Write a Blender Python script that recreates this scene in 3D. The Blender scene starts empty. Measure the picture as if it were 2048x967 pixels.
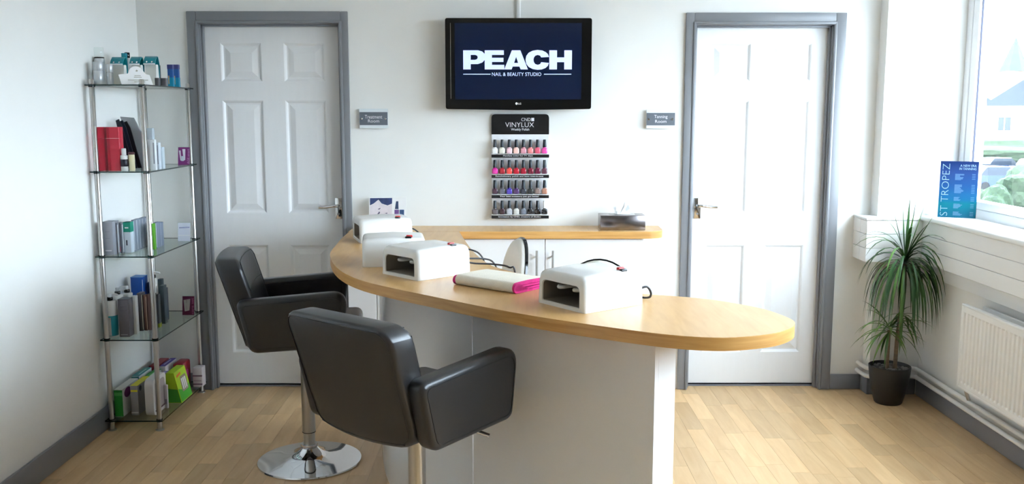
import bpy, bmesh, math, random
from mathutils import Vector, Matrix
random.seed(7)
R = math.radians
S = bpy.context.scene
COL = S.collection

# ------------------------------------------------------------------ camera
F, TH, YAW, H = 1870.0, R(7.87), math.atan(6 / 1870.0), 1.52
cam_d = bpy.data.cameras.new('camera')
cam_d.sensor_fit = 'HORIZONTAL'; cam_d.sensor_width = 36.0
cam_d.lens = 36.0 * F / 2048.0
cam_d.clip_start = 0.05; cam_d.clip_end = 600
cam = bpy.data.objects.new('camera', cam_d); COL.objects.link(cam)
cam.location = (0, 0, H); cam.rotation_euler = (R(90) - TH, 0, -YAW)
S.camera = cam

# ------------------------------------------------------------------ sky, exposure
W = bpy.data.worlds.new('world'); S.world = W; W.use_nodes = True
wn = W.node_tree; wn.nodes.clear()
wo = wn.nodes.new('ShaderNodeOutputWorld'); wb = wn.nodes.new('ShaderNodeBackground')
wb.inputs['Color'].default_value = (0.74, 0.87, 1.0, 1); wb.inputs['Strength'].default_value = 20.0
wn.links.new(wb.outputs[0], wo.inputs[0])
S.view_settings.view_transform = 'Standard'; S.view_settings.look = 'None'
S.view_settings.gamma = 1.0; S.view_settings.use_curve_mapping = False
S.view_settings.exposure = 0.22

# ------------------------------------------------------------------ photo pixel -> place
def ray(px, py):
    u = (px - 1024) / F; v = (483.5 - py) / F
    c, s = math.cos(TH), math.sin(TH)
    d = (u, c + v * s, -s + v * c)
    cy, sy = math.cos(YAW), math.sin(YAW)
    return Vector((d[0] * cy + d[1] * sy, d[1] * cy - d[0] * sy, d[2]))
def onz(px, py, z):
    d = ray(px, py); return Vector((0, 0, H)) + d * ((z - H) / d.z)
def ony(px, py, y):
    d = ray(px, py); return Vector((0, 0, H)) + d * (y / d.y)
def onx(px, py, x):
    d = ray(px, py); return Vector((0, 0, H)) + d * (x / d.x)

# ------------------------------------------------------------------ materials
def lin(c):
    return tuple(((v / 255) / 12.92 if v / 255 <= .04045 else ((v / 255 + .055) / 1.055) ** 2.4) for v in c) + (1,)
MATS = {}
def M(name, rgb, rough=.5, metal=0.0, var=.03, vscale=6.0, bump=0.0, bscale=150.0, coat=0.0, stretch=None, emit=0.0, spec=.5):
    if name in MATS: return MATS[name]
    m = bpy.data.materials.new(name); m.use_nodes = True
    nt = m.node_tree; b = nt.nodes['Principled BSDF']
    b.inputs['Roughness'].default_value = rough; b.inputs['Metallic'].default_value = metal
    b.inputs['Coat Weight'].default_value = coat; b.inputs['Coat Roughness'].default_value = .05
    b.inputs['Specular IOR Level'].default_value = spec
    tc = nt.nodes.new('ShaderNodeTexCoord'); mp = nt.nodes.new('ShaderNodeMapping')
    nt.links.new(tc.outputs['Object'], mp.inputs['Vector'])
    if stretch: mp.inputs['Scale'].default_value = stretch
    nz = nt.nodes.new('ShaderNodeTexNoise'); nz.inputs['Scale'].default_value = vscale; nz.inputs['Detail'].default_value = 4
    nt.links.new(mp.outputs[0], nz.inputs['Vector'])
    cr = nt.nodes.new('ShaderNodeValToRGB')
    c = lin(rgb)
    cr.color_ramp.elements[0].position = .3; cr.color_ramp.elements[1].position = .7
    cr.color_ramp.elements[0].color = tuple(max(0, v * (1 - var)) for v in c[:3]) + (1,)
    cr.color_ramp.elements[1].color = tuple(min(1, v * (1 + var)) for v in c[:3]) + (1,)
    nt.links.new(nz.outputs['Fac'], cr.inputs['Fac']); nt.links.new(cr.outputs[0], b.inputs['Base Color'])
    if emit:
        nt.links.new(cr.outputs[0], b.inputs['Emission Color']); b.inputs['Emission Strength'].default_value = emit
    if bump:
        n2 = nt.nodes.new('ShaderNodeTexNoise'); n2.inputs['Scale'].default_value = bscale
        nt.links.new(mp.outputs[0], n2.inputs['Vector'])
        bp = nt.nodes.new('ShaderNodeBump'); bp.inputs['Strength'].default_value = bump; bp.inputs['Distance'].default_value = .002
        nt.links.new(n2.outputs['Fac'], bp.inputs['Height']); nt.links.new(bp.outputs[0], b.inputs['Normal'])
    MATS[name] = m
    return m
def wood(name, dark, light, scale, rough=.35, rnd=0.0, island=False):
    m = bpy.data.materials.new(name); m.use_nodes = True
    nt = m.node_tree; b = nt.nodes['Principled BSDF']; b.inputs['Roughness'].default_value = rough
    tc = nt.nodes.new('ShaderNodeTexCoord'); mp = nt.nodes.new('ShaderNodeMapping'); mp.inputs['Scale'].default_value = scale
    nt.links.new(tc.outputs['Object'], mp.inputs['Vector'])
    if rnd:
        oi0 = nt.nodes.new('ShaderNodeObjectInfo'); mu0 = nt.nodes.new('ShaderNodeMath'); mu0.operation = 'MULTIPLY'; mu0.inputs[1].default_value = 37.0
        nt.links.new(oi0.outputs['Random'], mu0.inputs[0]); nt.links.new(mu0.outputs[0], mp.inputs['Location'])
    n1 = nt.nodes.new('ShaderNodeTexNoise'); n1.inputs['Scale'].default_value = 3; n1.inputs['Detail'].default_value = 6
    n1.inputs['Distortion'].default_value = .6
    nt.links.new(mp.outputs[0], n1.inputs['Vector'])
    cr = nt.nodes.new('ShaderNodeValToRGB')
    cr.color_ramp.elements[0].position = .3; cr.color_ramp.elements[1].position = .72
    cr.color_ramp.elements[0].color = lin(dark); cr.color_ramp.elements[1].color = lin(light)
    nt.links.new(n1.outputs['Fac'], cr.inputs['Fac'])
    out = cr.outputs[0]
    if rnd:
        oi = nt.nodes.new('ShaderNodeObjectInfo'); ge = nt.nodes.new('ShaderNodeNewGeometry')
        src = ge.outputs['Random Per Island'] if island else oi.outputs['Random']
        mr = nt.nodes.new('ShaderNodeMapRange'); mr.inputs['To Min'].default_value = 1 - rnd; mr.inputs['To Max'].default_value = 1 + rnd
        nt.links.new(src, mr.inputs['Value'])
        hs = nt.nodes.new('ShaderNodeHueSaturation'); nt.links.new(out, hs.inputs['Color']); nt.links.new(mr.outputs[0], hs.inputs['Value'])
        out = hs.outputs[0]
    nt.links.new(out, b.inputs['Base Color'])
    bp = nt.nodes.new('ShaderNodeBump'); bp.inputs['Strength'].default_value = .06; bp.inputs['Distance'].default_value = .001
    nt.links.new(n1.outputs['Fac'], bp.inputs['Height']); nt.links.new(bp.outputs[0], b.inputs['Normal'])
    MATS[name] = m
    return m
def sheet_glass(name, tint, gloss=1.0):
    m = bpy.data.materials.new(name); m.use_nodes = True
    nt = m.node_tree; nt.nodes.clear()
    o = nt.nodes.new('ShaderNodeOutputMaterial'); mx = nt.nodes.new('ShaderNodeMixShader')
    t = nt.nodes.new('ShaderNodeBsdfTransparent'); t.inputs['Color'].default_value = tint
    g = nt.nodes.new('ShaderNodeBsdfGlossy'); g.inputs['Roughness'].default_value = .01
    fr = nt.nodes.new('ShaderNodeFresnel'); fr.inputs['IOR'].default_value = 1.45
    mu = nt.nodes.new('ShaderNodeMath'); mu.operation = 'MULTIPLY'; mu.inputs[1].default_value = gloss
    ge = nt.nodes.new('ShaderNodeNewGeometry'); iv = nt.nodes.new('ShaderNodeMath'); iv.operation = 'SUBTRACT'; iv.inputs[0].default_value = 1
    nt.links.new(ge.outputs['Backfacing'], iv.inputs[1])
    m2 = nt.nodes.new('ShaderNodeMath'); m2.operation = 'MULTIPLY'
    nt.links.new(fr.outputs[0], mu.inputs[0]); nt.links.new(mu.outputs[0], m2.inputs[0]); nt.links.new(iv.outputs[0], m2.inputs[1]); nt.links.new(m2.outputs[0], mx.inputs[0])
    nt.links.new(t.outputs[0], mx.inputs[1]); nt.links.new(g.outputs[0], mx.inputs[2]); nt.links.new(mx.outputs[0], o.inputs[0])
    MATS[name] = m
    return m

m_wall = M('wall paint', (238, 237, 233), .75, var=.01, bump=.05, bscale=300)
m_ceil = M('ceiling paint', (240, 240, 238), .85, var=.01)
m_grey = M('grey gloss paint', (128, 129, 133), .32, var=.02)
m_doorw = M('white door paint', (240, 240, 240), .38, var=.01, bump=.04, bscale=90, stretch=(6, 6, 1))
m_white = M('white gloss paint', (242, 241, 238), .35, var=.01)
m_upvc = M('white window plastic', (245, 246, 248), .3, var=.01)
m_gask = M('black gasket', (60, 62, 80), .6)
m_lam = M('white gloss laminate', (236, 235, 234), .16, var=.01, coat=.4)
m_chrome = M('chrome', (225, 226, 228), .06, 1.0, var=.01)
m_steel = M('brushed steel', (190, 188, 185), .28, 1.0, var=.05, vscale=40, stretch=(8, 8, .3))
m_black = M('black plastic', (14, 14, 16), .25, var=.05)
m_gblack = M('gloss black plastic', (8, 8, 10), .08, var=.05)
m_leather = M('charcoal leather', (29, 30, 33), .33, var=.08, vscale=20, bump=.1, bscale=500, spec=.65)
m_seam = M('dark leather seam', (30, 30, 32), .5)
m_lampw = M('white lamp plastic', (243, 242, 239), .25, var=.01, coat=.3)
m_dark = M('dark grey cavity lining', (150, 142, 130), .3, var=.05)
m_tube = M('frosted lamp tube', (244, 244, 240), .15, var=.02)
m_red = M('red switch', (200, 30, 30), .3)
m_cable = M('black cable rubber', (30, 30, 36), .45)
m_beech = wood('beech laminate', (206, 160, 100), (220, 178, 120), (12, 1.6, 12), .28)
m_edge = wood('beech edging', (188, 136, 70), (212, 164, 98), (1.5, 1.5, 30), .35)
m_plank = wood('oak plank', (198, 160, 114), (213, 179, 134), (9, 1.1, 8), .38, rnd=.14)
m_plank2 = wood('oak plank far', (198, 160, 114), (213, 179, 134), (9, 1.1, 8), .38, rnd=.14, island=True)
m_under = M('floor joint', (140, 104, 66), .6)
m_shelfg = sheet_glass('shelf glass', (.90, .96, .94, 1))
m_edgeg = M('green glass edge', (24, 48, 46), .12, var=.1)
m_pane = sheet_glass('window glass', (.97, .99, 1, 1), .8)
m_acryl = sheet_glass('clear acrylic', (.96, .98, .97, 1))

# ------------------------------------------------------------------ mesh helpers
def newbm(): return bmesh.new()
def box(bm, x0, x1, y0, y1, z0, z1, mi=0):
    vs = [bm.verts.new(p) for p in ((x0,y0,z0),(x1,y0,z0),(x1,y1,z0),(x0,y1,z0),(x0,y0,z1),(x1,y0,z1),(x1,y1,z1),(x0,y1,z1))]
    for f in ((0,3,2,1),(4,5,6,7),(0,1,5,4),(1,2,6,5),(2,3,7,6),(3,0,4,7)):
        bm.faces.new([vs[i] for i in f]).material_index = mi
    return vs
def add(bm, src, mat=None):
    """copy src bmesh into bm (through a matrix) and free it"""
    if mat is not None: bmesh.ops.transform(src, matrix=mat, verts=src.verts)
    mp = {v: bm.verts.new(v.co) for v in src.verts}
    for f in src.faces:
        nf = bm.faces.new([mp[v] for v in f.verts]); nf.material_index = f.material_index
    src.free()
def rbox(bm, x0, x1, y0, y1, z0, z1, r=.01, seg=2, mat=None):
    t = newbm(); box(t, x0, x1, y0, y1, z0, z1)
    r = min(r, .49 * min(abs(x1-x0), abs(y1-y0), abs(z1-z0)))
    bmesh.ops.bevel(t, geom=list(t.edges), offset=r, segments=seg, profile=.5, affect='EDGES')
    add(bm, t, mat)
def lathe(bm, prof, cx=0, cy=0, cz=0, seg=20, mi=0):
    rings = []
    for r, z in prof:
        if r < 1e-6: rings.append([bm.verts.new((cx, cy, cz + z))])
        else: rings.append([bm.verts.new((cx + r*math.cos(2*math.pi*k/seg), cy + r*math.sin(2*math.pi*k/seg), cz + z)) for k in range(seg)])
    for a, b in zip(rings, rings[1:]):
        for k in range(seg):
            q = [a[k % len(a)], a[(k+1) % len(a)], b[(k+1) % len(b)], b[k % len(b)]]
            u = []
            for v in q:
                if v not in u: u.append(v)
            if len(u) > 2: bm.faces.new(u).material_index = mi
    for ring in (rings[0], rings[-1]):
        if len(ring) > 2:
            try: bm.faces.new(ring)
            except ValueError: pass
def tube(bm, pts, r, seg=8, closed=False):
    pts = [Vector(p) for p in pts]; n = len(pts); rings = []; up = None
    for i, p in enumerate(pts):
        a = pts[(i-1) % n] if (closed or i) else p
        b = pts[(i+1) % n] if (closed or i < n-1) else p
        t = (b - a).normalized()
        if up is None:
            up = Vector((0, 0, 1)) if abs(t.z) < .9 else Vector((1, 0, 0))
        s = t.cross(up).normalized(); up = s.cross(t).normalized()
        rr = r[i] if isinstance(r, (list, tuple)) else r
        rings.append([bm.verts.new(p + s*rr*math.cos(2*math.pi*k/seg) + up*rr*math.sin(2*math.pi*k/seg)) for k in range(seg)])
    m = n if closed else n-1
    for i in range(m):
        a, b = rings[i], rings[(i+1) % n]
        for k in range(seg): bm.faces.new([a[k], a[(k+1) % seg], b[(k+1) % seg], b[k]])
    if not closed:
        bm.faces.new(rings[0]); bm.faces.new(rings[-1])
def spline(pts, n=8, closed=False):
    pts = [Vector(p) for p in pts]; out = []; N = len(pts)
    rng = range(N) if closed else range(N-1)
    for i in rng:
        p0 = pts[(i-1) % N] if closed or i else pts[0]
        p1 = pts[i]; p2 = pts[(i+1) % N]
        p3 = pts[(i+2) % N] if closed or i+2 < N else pts[-1]
        for k in range(n):
            t = k/n
            out.append(.5*((2*p1) + (p2-p0)*t + (2*p0-5*p1+4*p2-p3)*t*t + (3*p1-p0-3*p2+p3)*t**3))
    if not closed: out.append(pts[-1])
    return out
def prism(bm, poly, fn, a, b, mi=0):
    """extrude a 2-D polygon: fn(u, v, w) -> place, from w=a to w=b"""
    A = [bm.verts.new(fn(u, v, a)) for u, v in poly]; B = [bm.verts.new(fn(u, v, b)) for u, v in poly]
    n = len(poly)
    bm.faces.new(A).material_index = mi; bm.faces.new(B).material_index = mi
    for i in range(n): bm.faces.new([A[i], A[(i+1) % n], B[(i+1) % n], B[i]]).material_index = mi
def rpoly(pts, rads, seg=5):
    """round the corners of a 2-D polygon"""
    out = []; n = len(pts)
    for i, p in enumerate(pts):
        r = rads[i] if isinstance(rads, (list, tuple)) else rads
        p = Vector(p); a = Vector(pts[i-1]); b = Vector(pts[(i+1) % n])
        d1 = (a-p).normalized(); d2 = (b-p).normalized()
        ang = d1.angle(d2)
        if r <= 0: out.append(p); continue
        L = min(r / math.tan(ang/2), .49*(a-p).length, .49*(b-p).length)
        q1 = p + d1*L; q2 = p + d2*L
        for k in range(seg+1):
            t = k/seg
            out.append(q1*(1-t)**2 + p*2*t*(1-t) + q2*t*t)
    return [(v.x, v.y) for v in out]
def obj(name, bm, mats, parent=None, smooth=True, angle=38):
    bmesh.ops.recalc_face_normals(bm, faces=list(bm.faces))
    me = bpy.data.meshes.new(name); bm.to_mesh(me); bm.free()
    for m in (mats if isinstance(mats, (list, tuple)) else [mats]): me.materials.append(m)
    if smooth:
        me.shade_smooth(); me.set_sharp_from_angle(angle=R(angle))
    o = bpy.data.objects.new(name, me); COL.objects.link(o)
    if parent: o.parent = parent
    return o
def tag(o, label, cat, group=None):
    o['label'] = label; o['category'] = cat
    if group: o['group'] = group
    return o
def thing(name, label, cat, loc=(0,0,0), rz=0.0, group=None):
    o = bpy.data.objects.new(name, None); COL.objects.link(o); o.empty_display_size = .05
    o.location = loc; o.rotation_euler = (0, 0, rz)
    return tag(o, label, cat, group)
def struct(o, label=None, cat=None):
    o['kind'] = 'structure'
    if label: o['label'] = label
    if cat: o['category'] = cat
    return o
def setting(name, label, cat, loc=(0,0,0)):
    o = bpy.data.objects.new(name, None); COL.objects.link(o); o.empty_display_size = .05; o.location = loc
    return struct(o, label, cat)
def bobj(name, mats, parent, *boxes, r=0.0, seg=2):
    bm = newbm()
    for b in boxes:
        if r: rbox(bm, *b, r=r, seg=seg)
        else: box(bm, *b)
    return obj(name, bm, mats, parent)
def text(name, s, mat, parent, o, xd, yd, w, h, extrude=.0006, offset=0.0, spacing=1.0):
    """flat lettering that fills a w x h rectangle whose lower left corner is o"""
    cu = bpy.data.curves.new('txt', 'FONT'); cu.body = s; cu.size = 1; cu.extrude = 0; cu.offset = offset; cu.resolution_u = 3
    cu.space_character = spacing; cu.align_x = 'CENTER'; cu.space_line = .85
    t = bpy.data.objects.new('txt', cu); COL.objects.link(t)
    bpy.context.view_layer.update()
    me = bpy.data.meshes.new_from_object(t.evaluated_get(bpy.context.evaluated_depsgraph_get()))
    bpy.data.objects.remove(t); bpy.data.curves.remove(cu)
    me.name = name
    xs = [v.co.x for v in me.vertices]; ys = [v.co.y for v in me.vertices]
    x0, x1, y0, y1 = min(xs), max(xs), min(ys), max(ys)
    o = Vector(o); xd = Vector(xd).normalized(); yd = Vector(yd).normalized(); nd = xd.cross(yd)
    if w is None: w = h * (x1-x0) / (y1-y0)
    for v in me.vertices:
        v.co = o + xd*((v.co.x-x0)/(x1-x0)*w) + yd*((v.co.y-y0)/(y1-y0)*h) + nd*extrude
    me.materials.clear(); me.materials.append(mat)
    ob = bpy.data.objects.new(name, me); COL.objects.link(ob)
    if parent: ob.parent = parent
    return ob
X_, Z_ = Vector((1,0,0)), Vector((0,0,1))

# ================================================================== THE ROOM
YB, XL, XR, YF, ZC = 5.04, -1.96, 2.225, -4.2, 2.5
# floor: planks about 85 mm x 420 mm running away from the camera
fl = bobj('floor', m_under, None, (XL-.1, XR+.2, YF-.1, 5.3, -.1, -.002)); struct(fl, 'pale oak plank floor', 'floor')
pw, pl = .0855, .425
pm = newbm(); box(pm, .0004, pw-.0004, .0004, pl-.0004, -.0025, 0); plank_mesh = None
far = newbm(); ncol = int((XR-XL)/pw)+1
rr = random.Random(3)
for i in range(ncol):
    x = XL + i*pw; off = rr.random()*pl
    y = 5.13 - off
    first = True
    while y > YF:
        y1 = y if not first else 5.13
        ya = y - pl if not first else 5.13 - off
        x1 = min(x+pw, XR)
        yy0, yy1 = ya, y1
        if first and yy1-yy0 < .02: first = False; y = yy0; continue
        vis = yy1 > 3.35
        if vis:
            if x1-x > pw-.001 and not first:
                if plank_mesh is None:
                    o = obj('plank', pm, m_plank, fl, smooth=False); plank_mesh = o.data
                else:
                    o = bpy.data.objects.new('plank', plank_mesh); COL.objects.link(o); o.parent = fl
                o.location = (x, yy0, 0)
            else:
                b = newbm(); box(b, .0004, x1-x-.0004, .0004, yy1-yy0-.0004, -.0025, 0)
                o = obj('plank', b, m_plank, fl, smooth=False); o.location = (x, yy0, 0)
        else:
            box(far, x+.0004, x1-.0004, yy0+.0004, yy1-.0004, -.0025, 0)
        y = yy0; first = False
fo = obj('plank', far, m_plank2, fl, smooth=False); fo['kind'] = 'stuff'

struct(bobj('ceiling', m_ceil, None, (XL-.1, XR+.25, YF-.1, YB+.2, ZC, ZC+.1)), 'plain white ceiling', 'ceiling')
# door openings
D1 = (-1.635, -.893, 1.985); D2 = (.985, 1.715, 1.98)
struct(bobj('wall_back', m_wall, None, (XL-.1, D1[0], YB, YB+.2, 0, ZC), (D1[0], D1[1], YB, YB+.2, D1[2], ZC), (D1[1], D2[0], YB, YB+.2, 0, ZC),
            (D2[0], D2[1], YB, YB+.2, D2[2], ZC), (D2[1], 2.5, YB, YB+.2, 0, ZC), (D1[0]-.05, D1[1]+.05, YB+.17, YB+.2, -.05, D1[2]+.05), (D2[0]-.05, D2[1]+.05, YB+.17, YB+.2, -.05, D2[2]+.05)), 'white wall with two doors', 'wall')  # last two boxes: unseen slabs added behind the doors to block leaking sky light
struct(bobj('wall_left', m_wall, None, (XL-.1, XL, YF-.1, YB, 0, ZC)), 'plain white wall beside the shelf unit', 'wall')
struct(bobj('wall_front', m_wall, None, (XL, XR+.25, YF-.1, YF, 0, ZC)), 'plain white wall behind the viewer', 'wall')
WZ0, WZ1, WY0, WY1 = .955, 2.3, .9, 4.94
struct(bobj('wall_right', m_wall, None, (XR, 2.5, YF, WY1, 0, WZ0), (XR, 2.5, YF, WY1, WZ1, ZC), (XR, 2.5, YF, WY0, WZ0, WZ1)), 'white wall under the window', 'wall')
struct(bobj('wall_pier', m_wall, None, (1.96, 2.5, 4.94, YB, 0, ZC)), 'shallow white pier in the corner by the window', 'wall')

# baseboards
def base(name, label, *b):
    bm = newbm()
    for q in b: rbox(bm, *q, r=.006, seg=2)
    struct(obj(name, bm, m_grey), label, 'baseboard')
base('baseboard_left', 'grey skirting along the left wall', (XL, XL+.016, YF, YB, 0, .112))
base('baseboard_back', 'grey skirting on the door wall', (XL+.016, -1.692, YB-.016, YB, 0, .095), (1.778, 1.958, YB-.016, YB, 0, .085))
base('baseboard_pier', 'grey skirting round the corner pier', (1.944, 1.96, 4.924, YB-.016, 0, .088), (1.944, XR-.014, 4.924, 4.94, 0, .088))
base('baseboard_right', 'grey skirting under the radiator', (XR-.016, XR, YF, 4.924, 0, .088))

# doors
def door(name, D, outer, handle_left, label):
    x0, x1, zt = D
    d = setting(name, label, 'door', (0, YB, 0))
    xo0, xo1, zo = outer
    # architrave: flat board with an inner bead
    bm = newbm()
    for a, b_, z0, z1 in ((xo0, x0-.008, 0, zo), (x1+.008, xo1, 0, zo), (x0-.008, x1+.008, zt+.008, zo)):
        rbox(bm, a, b_, -.018, 0, z0, z1, r=.004)
    for a, b_, z0, z1 in ((x0-.014, x0+.002, 0, zt+.012), (x1-.002, x1+.014, 0, zt+.012), (x0-.014, x1+.014, zt-.002, zt+.014)):
        rbox(bm, a, b_, -.026, 0, z0, z1, r=.006)
    obj('architrave', bm, m_grey, d)
    bobj('jamb', m_grey, d, (x0-.02, x0+.004, 0, .16, 0, zt+.02), (x1-.004, x1+.02, 0, .16, 0, zt+.02), (x0-.02, x1+.02, 0, .16, zt-.004, zt+.02), r=.003)
    bobj('door_stop', m_grey, d, (x0+.004, x0+.014, .02, .052, 0, zt-.004), (x1-.014, x1-.004, .02, .052, 0, zt-.004), (x0+.004, x1-.004, .02, .052, zt-.014, zt-.004), r=.002)
    bobj('threshold', m_grey, d, (x0, x1, .05, .14, -.002, .008))
    # leaf with six moulded panels
    yl = .054; lx0, lx1, lz0, lz1 = x0+.008, x1-.008, .016, zt-.006
    w = lx1-lx0
    cols = ((lx0+.085, lx0+.085+.218), (lx1-.085-.218, lx1-.085))
    rows = ((.195, .80), (.975, 1.585), (1.685, 1.888))
    bm = newbm()
    xs = [lx0, cols[0][0], cols[0][1], cols[1][0], cols[1][1], lx1]
    zs = [lz0, rows[0][0], rows[0][1], rows[1][0], rows[1][1], rows[2][0], rows[2][1], lz1]
    for i in range(5):
        for k in range(7):
            if i in (1, 3) and k in (1, 3, 5): continue
            bm.faces.new([bm.verts.new(p) for p in ((xs[i],yl,zs[k]),(xs[i+1],yl,zs[k]),(xs[i+1],yl,zs[k+1]),(xs[i],yl,zs[k+1]))])
    bmesh.ops.remove_doubles(bm, verts=list(bm.verts), dist=1e-5)
    box(bm, lx0, lx1, yl+.016, yl+.04, lz0, lz1)
    box(bm, lx0, lx0+.002, yl, yl+.016, lz0, lz1); box(bm, lx1-.002, lx1, yl, yl+.016, lz0, lz1)
    box(bm, lx0, lx1, yl, yl+.016, lz0, lz0+.002)
    leaf = obj('door_leaf', bm, m_doorw, d, smooth=False)
    for c in cols:
        for r_ in rows:
            b2 = newbm()
            loops = []
            for ins, dy in ((0, 0), (.006, .003), (.014, .011), (.022, .011), (.05, .003), (.052, .0025)):
                loops.append([b2.verts.new(p) for p in ((c[0]+ins, yl+dy, r_[0]+ins), (c[1]-ins, yl+dy, r_[0]+ins), (c[1]-ins, yl+dy, r_[1]-ins), (c[0]+ins, yl+dy, r_[1]-ins))])
            for A, B in zip(loops, loops[1:]):
                for q in range(4): b2.faces.new([A[q], A[(q+1) % 4], B[(q+1) % 4], B[q]])
            b2.faces.new(loops[-1])
            obj('panel', b2, m_doorw, leaf, smooth=False)
    s = -1 if handle_left else 1
    hx = (lx0+.037) if handle_left else (lx1-.030)
    hp = bobj('handle_plate', m_chrome, leaf, (hx-.019, hx+.019, yl-.008, yl+.001, .945, 1.06), r=.003)
    bm = newbm()
    tube(bm, [(hx, yl, 1.018), (hx, yl-.048, 1.018)], .009, 12)
    tube(bm, spline([(hx, yl-.045, 1.018), (hx-s*.02, yl-.05, 1.019), (hx-s*.06, yl-.047, 1.013), (hx-s*.1, yl-.047, 1.012)], 5), [.009]*6+[.008]*5+[.0075]*5, 10)
    obj('lever', bm, m_chrome, d)
    bm = newbm(); lathe(bm, [(0, 0), (.006, 0), (.006, .004), (0, .004)], seg=12)
    for v in bm.verts: v.co = Vector((hx + v.co.x, yl-.009-v.co.z, .972+v.co.y))
    obj('lock', bm, m_steel, d)
    return d
door('door_1', D1, (-1.694, -.847, 2.046), False, 'white six-panel door in grey frame beside the glass shelf unit')
door('door_2', D2, (.932, 1.778, 2.04), True, 'white six-panel door in grey frame beside the plant corner')

# window in the right wall
win = setting('window_1', 'large white framed window over the radiator', 'window')
GX = 2.392
bm = newbm()
def fr(y0, y1, z0, z1, xa=2.37, xb=2.45): rbox(bm, xa, xb, y0, y1, z0, z1, r=.006, seg=2)
fr(4.885, WY1, .985, WZ1); fr(WY0, WY0+.055, .985, WZ1); fr(WY0, WY1, .985, 1.035); fr(WY0, WY1, WZ1-.05, WZ1)
muls = (3.5, 2.1)
for y in muls: fr(y-.04, y+.04, .985, WZ1)
obj('window_frame', bm, m_upvc, win)
ed = [WY0+.055] + [v for y in reversed(muls) for v in (y-.04, y+.04)] + [4.885]
for a, b_ in zip(ed[::2], ed[1::2]):
    bm = newbm()
    for q in ((a, b_, 1.035, 1.075), (a, b_, WZ1-.09, WZ1-.05), (a, a+.062, 1.075, WZ1-.09), (b_-.062, b_, 1.075, WZ1-.09)):
        rbox(bm, 2.374, 2.44, *q, r=.006, seg=2)
    sash = obj('sash', bm, m_upvc, win)
    bm = newbm()
    for q in ((a+.062, b_-.062, 1.066, 1.0765), (a+.062, b_-.062, WZ1-.0915, WZ1-.088), (a+.060, a+.0645, 1.073, WZ1-.088), (b_-.0645, b_-.060, 1.073, WZ1-.088)):
        box(bm, 2.3865, GX+.003, *q)
    obj('gasket', bm, m_gask, sash, smooth=False)
    bobj('pane', m_pane, sash, (GX, GX+.004, a+.06, b_-.06, 1.07, WZ1-.085))

# sill and panelled boxing below it
sill = bobj('trim_sill', m_white, None, (2.15, 2.372, YF, 4.86, .962, .99), (2.21, 2.372, 4.85, 4.94, .962, .99), r=.008, seg=3)
struct(sill, 'wide white window sill board', 'sill')
bx_ = setting('trim_boxing', 'white boarded boxing under the window sill', 'boxing')
for k in range(3):
    z0 = .742 + k*.0735
    bobj('board', m_white, bx_, (2.165, XR, YF, 4.85, z0, z0+.0725), r=.0025, seg=1)
    bobj('board', m_white, bx_, (1.872, 2.166, 4.85, 4.94, z0, z0+.0725), r=.0025, seg=1)
    bobj('board', m_white, bx_, (1.872, 1.96, 4.94, YB, z0, z0+.0725), r=.0025, seg=1)
bobj('cap', m_white, bx_, (1.868, 2.17, 4.846, YB, .9625, .975), r=.003)
struct(bobj('trim_batten', m_white, None, (2.192, XR, YF, 4.93, .672, .742), r=.004), 'white batten under the boarded boxing', 'trim')
struct(bobj('trim_cable_cover', m_white, None, (ony(1033, 10, 5.03).x, ony(1041, 10, 5.03).x, 5.024, YB, 1.95, ZC), r=.003), 'thin white cable trunking above the screen', 'trim')

# heating pipes
for z, off, nm in ((.108, .030, 'lower'), (.150, .026, 'upper')):
    pts = [(1.96-off, 5.04, z), (1.96-off, 4.96, z), (1.97-off, 4.945-off, z), (1.99, 4.94-off, z), (2.15, 4.94-off, z), (2.19, 4.93-off, z), (XR-off, 4.86, z), (XR-off, 4.6, z), (XR-off, 3.0, z), (XR-off, YF, z)]
    bm = newbm(); tube(bm, spline(pts, 6), .0115, 10)
    o = obj('heating_pipe', bm, m_white)
    tag(o, 'white heating pipe running above the grey skirting, %s of two' % nm, 'pipe')

# radiator
RX, RY1, RY0, RZ0, RZ1 = 2.12, 4.29, 2.75, .235, .638
rad = thing('radiator', 'white ribbed panel radiator under the window', 'radiator', (RX, RY1, 0))
bm = newbm(); n = int((RY1-RY0-.04)/.0335); prof = []
for i in range(n):
    y = -.02 - i*.0335
    prof += [(y, 0), (y-.009, 0), (y-.0135, .006), (y-.0275, .006), (y-.0335, 0)]
vs0 = []; 
for y, x in prof: vs0.append([bm.verts.new((x*f, y, z)) for z, f in ((RZ0+.012, 0), (RZ0+.03, 0), (RZ0+.038, 1), (RZ1-.045, 1), (RZ1-.037, 0), (RZ1-.01, 0))])
for a, b_ in zip(vs0, vs0[1:]):
    for k in range(5): bm.faces.new([a[k], b_[k], b_[k+1], a[k+1]])
bmesh.ops.remove_doubles(bm, verts=list(bm.verts), dist=1e-6)
rbox(bm, .0065, .022, RY0-RY1, 0, RZ0, RZ1-.004, r=.004)
rbox(bm, -.002, .022, -.022, 0, RZ0, RZ1, r=.006); rbox(bm, -.002, .022, RY0-RY1, RY0-RY1+.03, RZ0, RZ1, r=.006)
rbox(bm, -.002, .022, RY0-RY1, 0, RZ1-.014, RZ1, r=.005); rbox(bm, -.002, .022, RY0-RY1, 0, RZ0, RZ0+.014, r=.005)
obj('front_panel', bm, m_white, rad, angle=25)
bobj('back_panel', m_white, rad, (.07, .088, RY0-RY1, -.05, RZ0, RZ1-.004), r=.006)
bm = newbm()
for i in range(28):
    y = -.04 - i*.052
    if y < RY0-RY1+.02: break
    box(bm, .022, .07, y-.002, y, RZ0+.03, RZ1-.02)
obj('convector_fins', bm, m_white, rad, smooth=False)
bobj('bracket', m_white, rad, (.085, .104, -.3, -.27, RZ0+.1, RZ1-.1))
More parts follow.
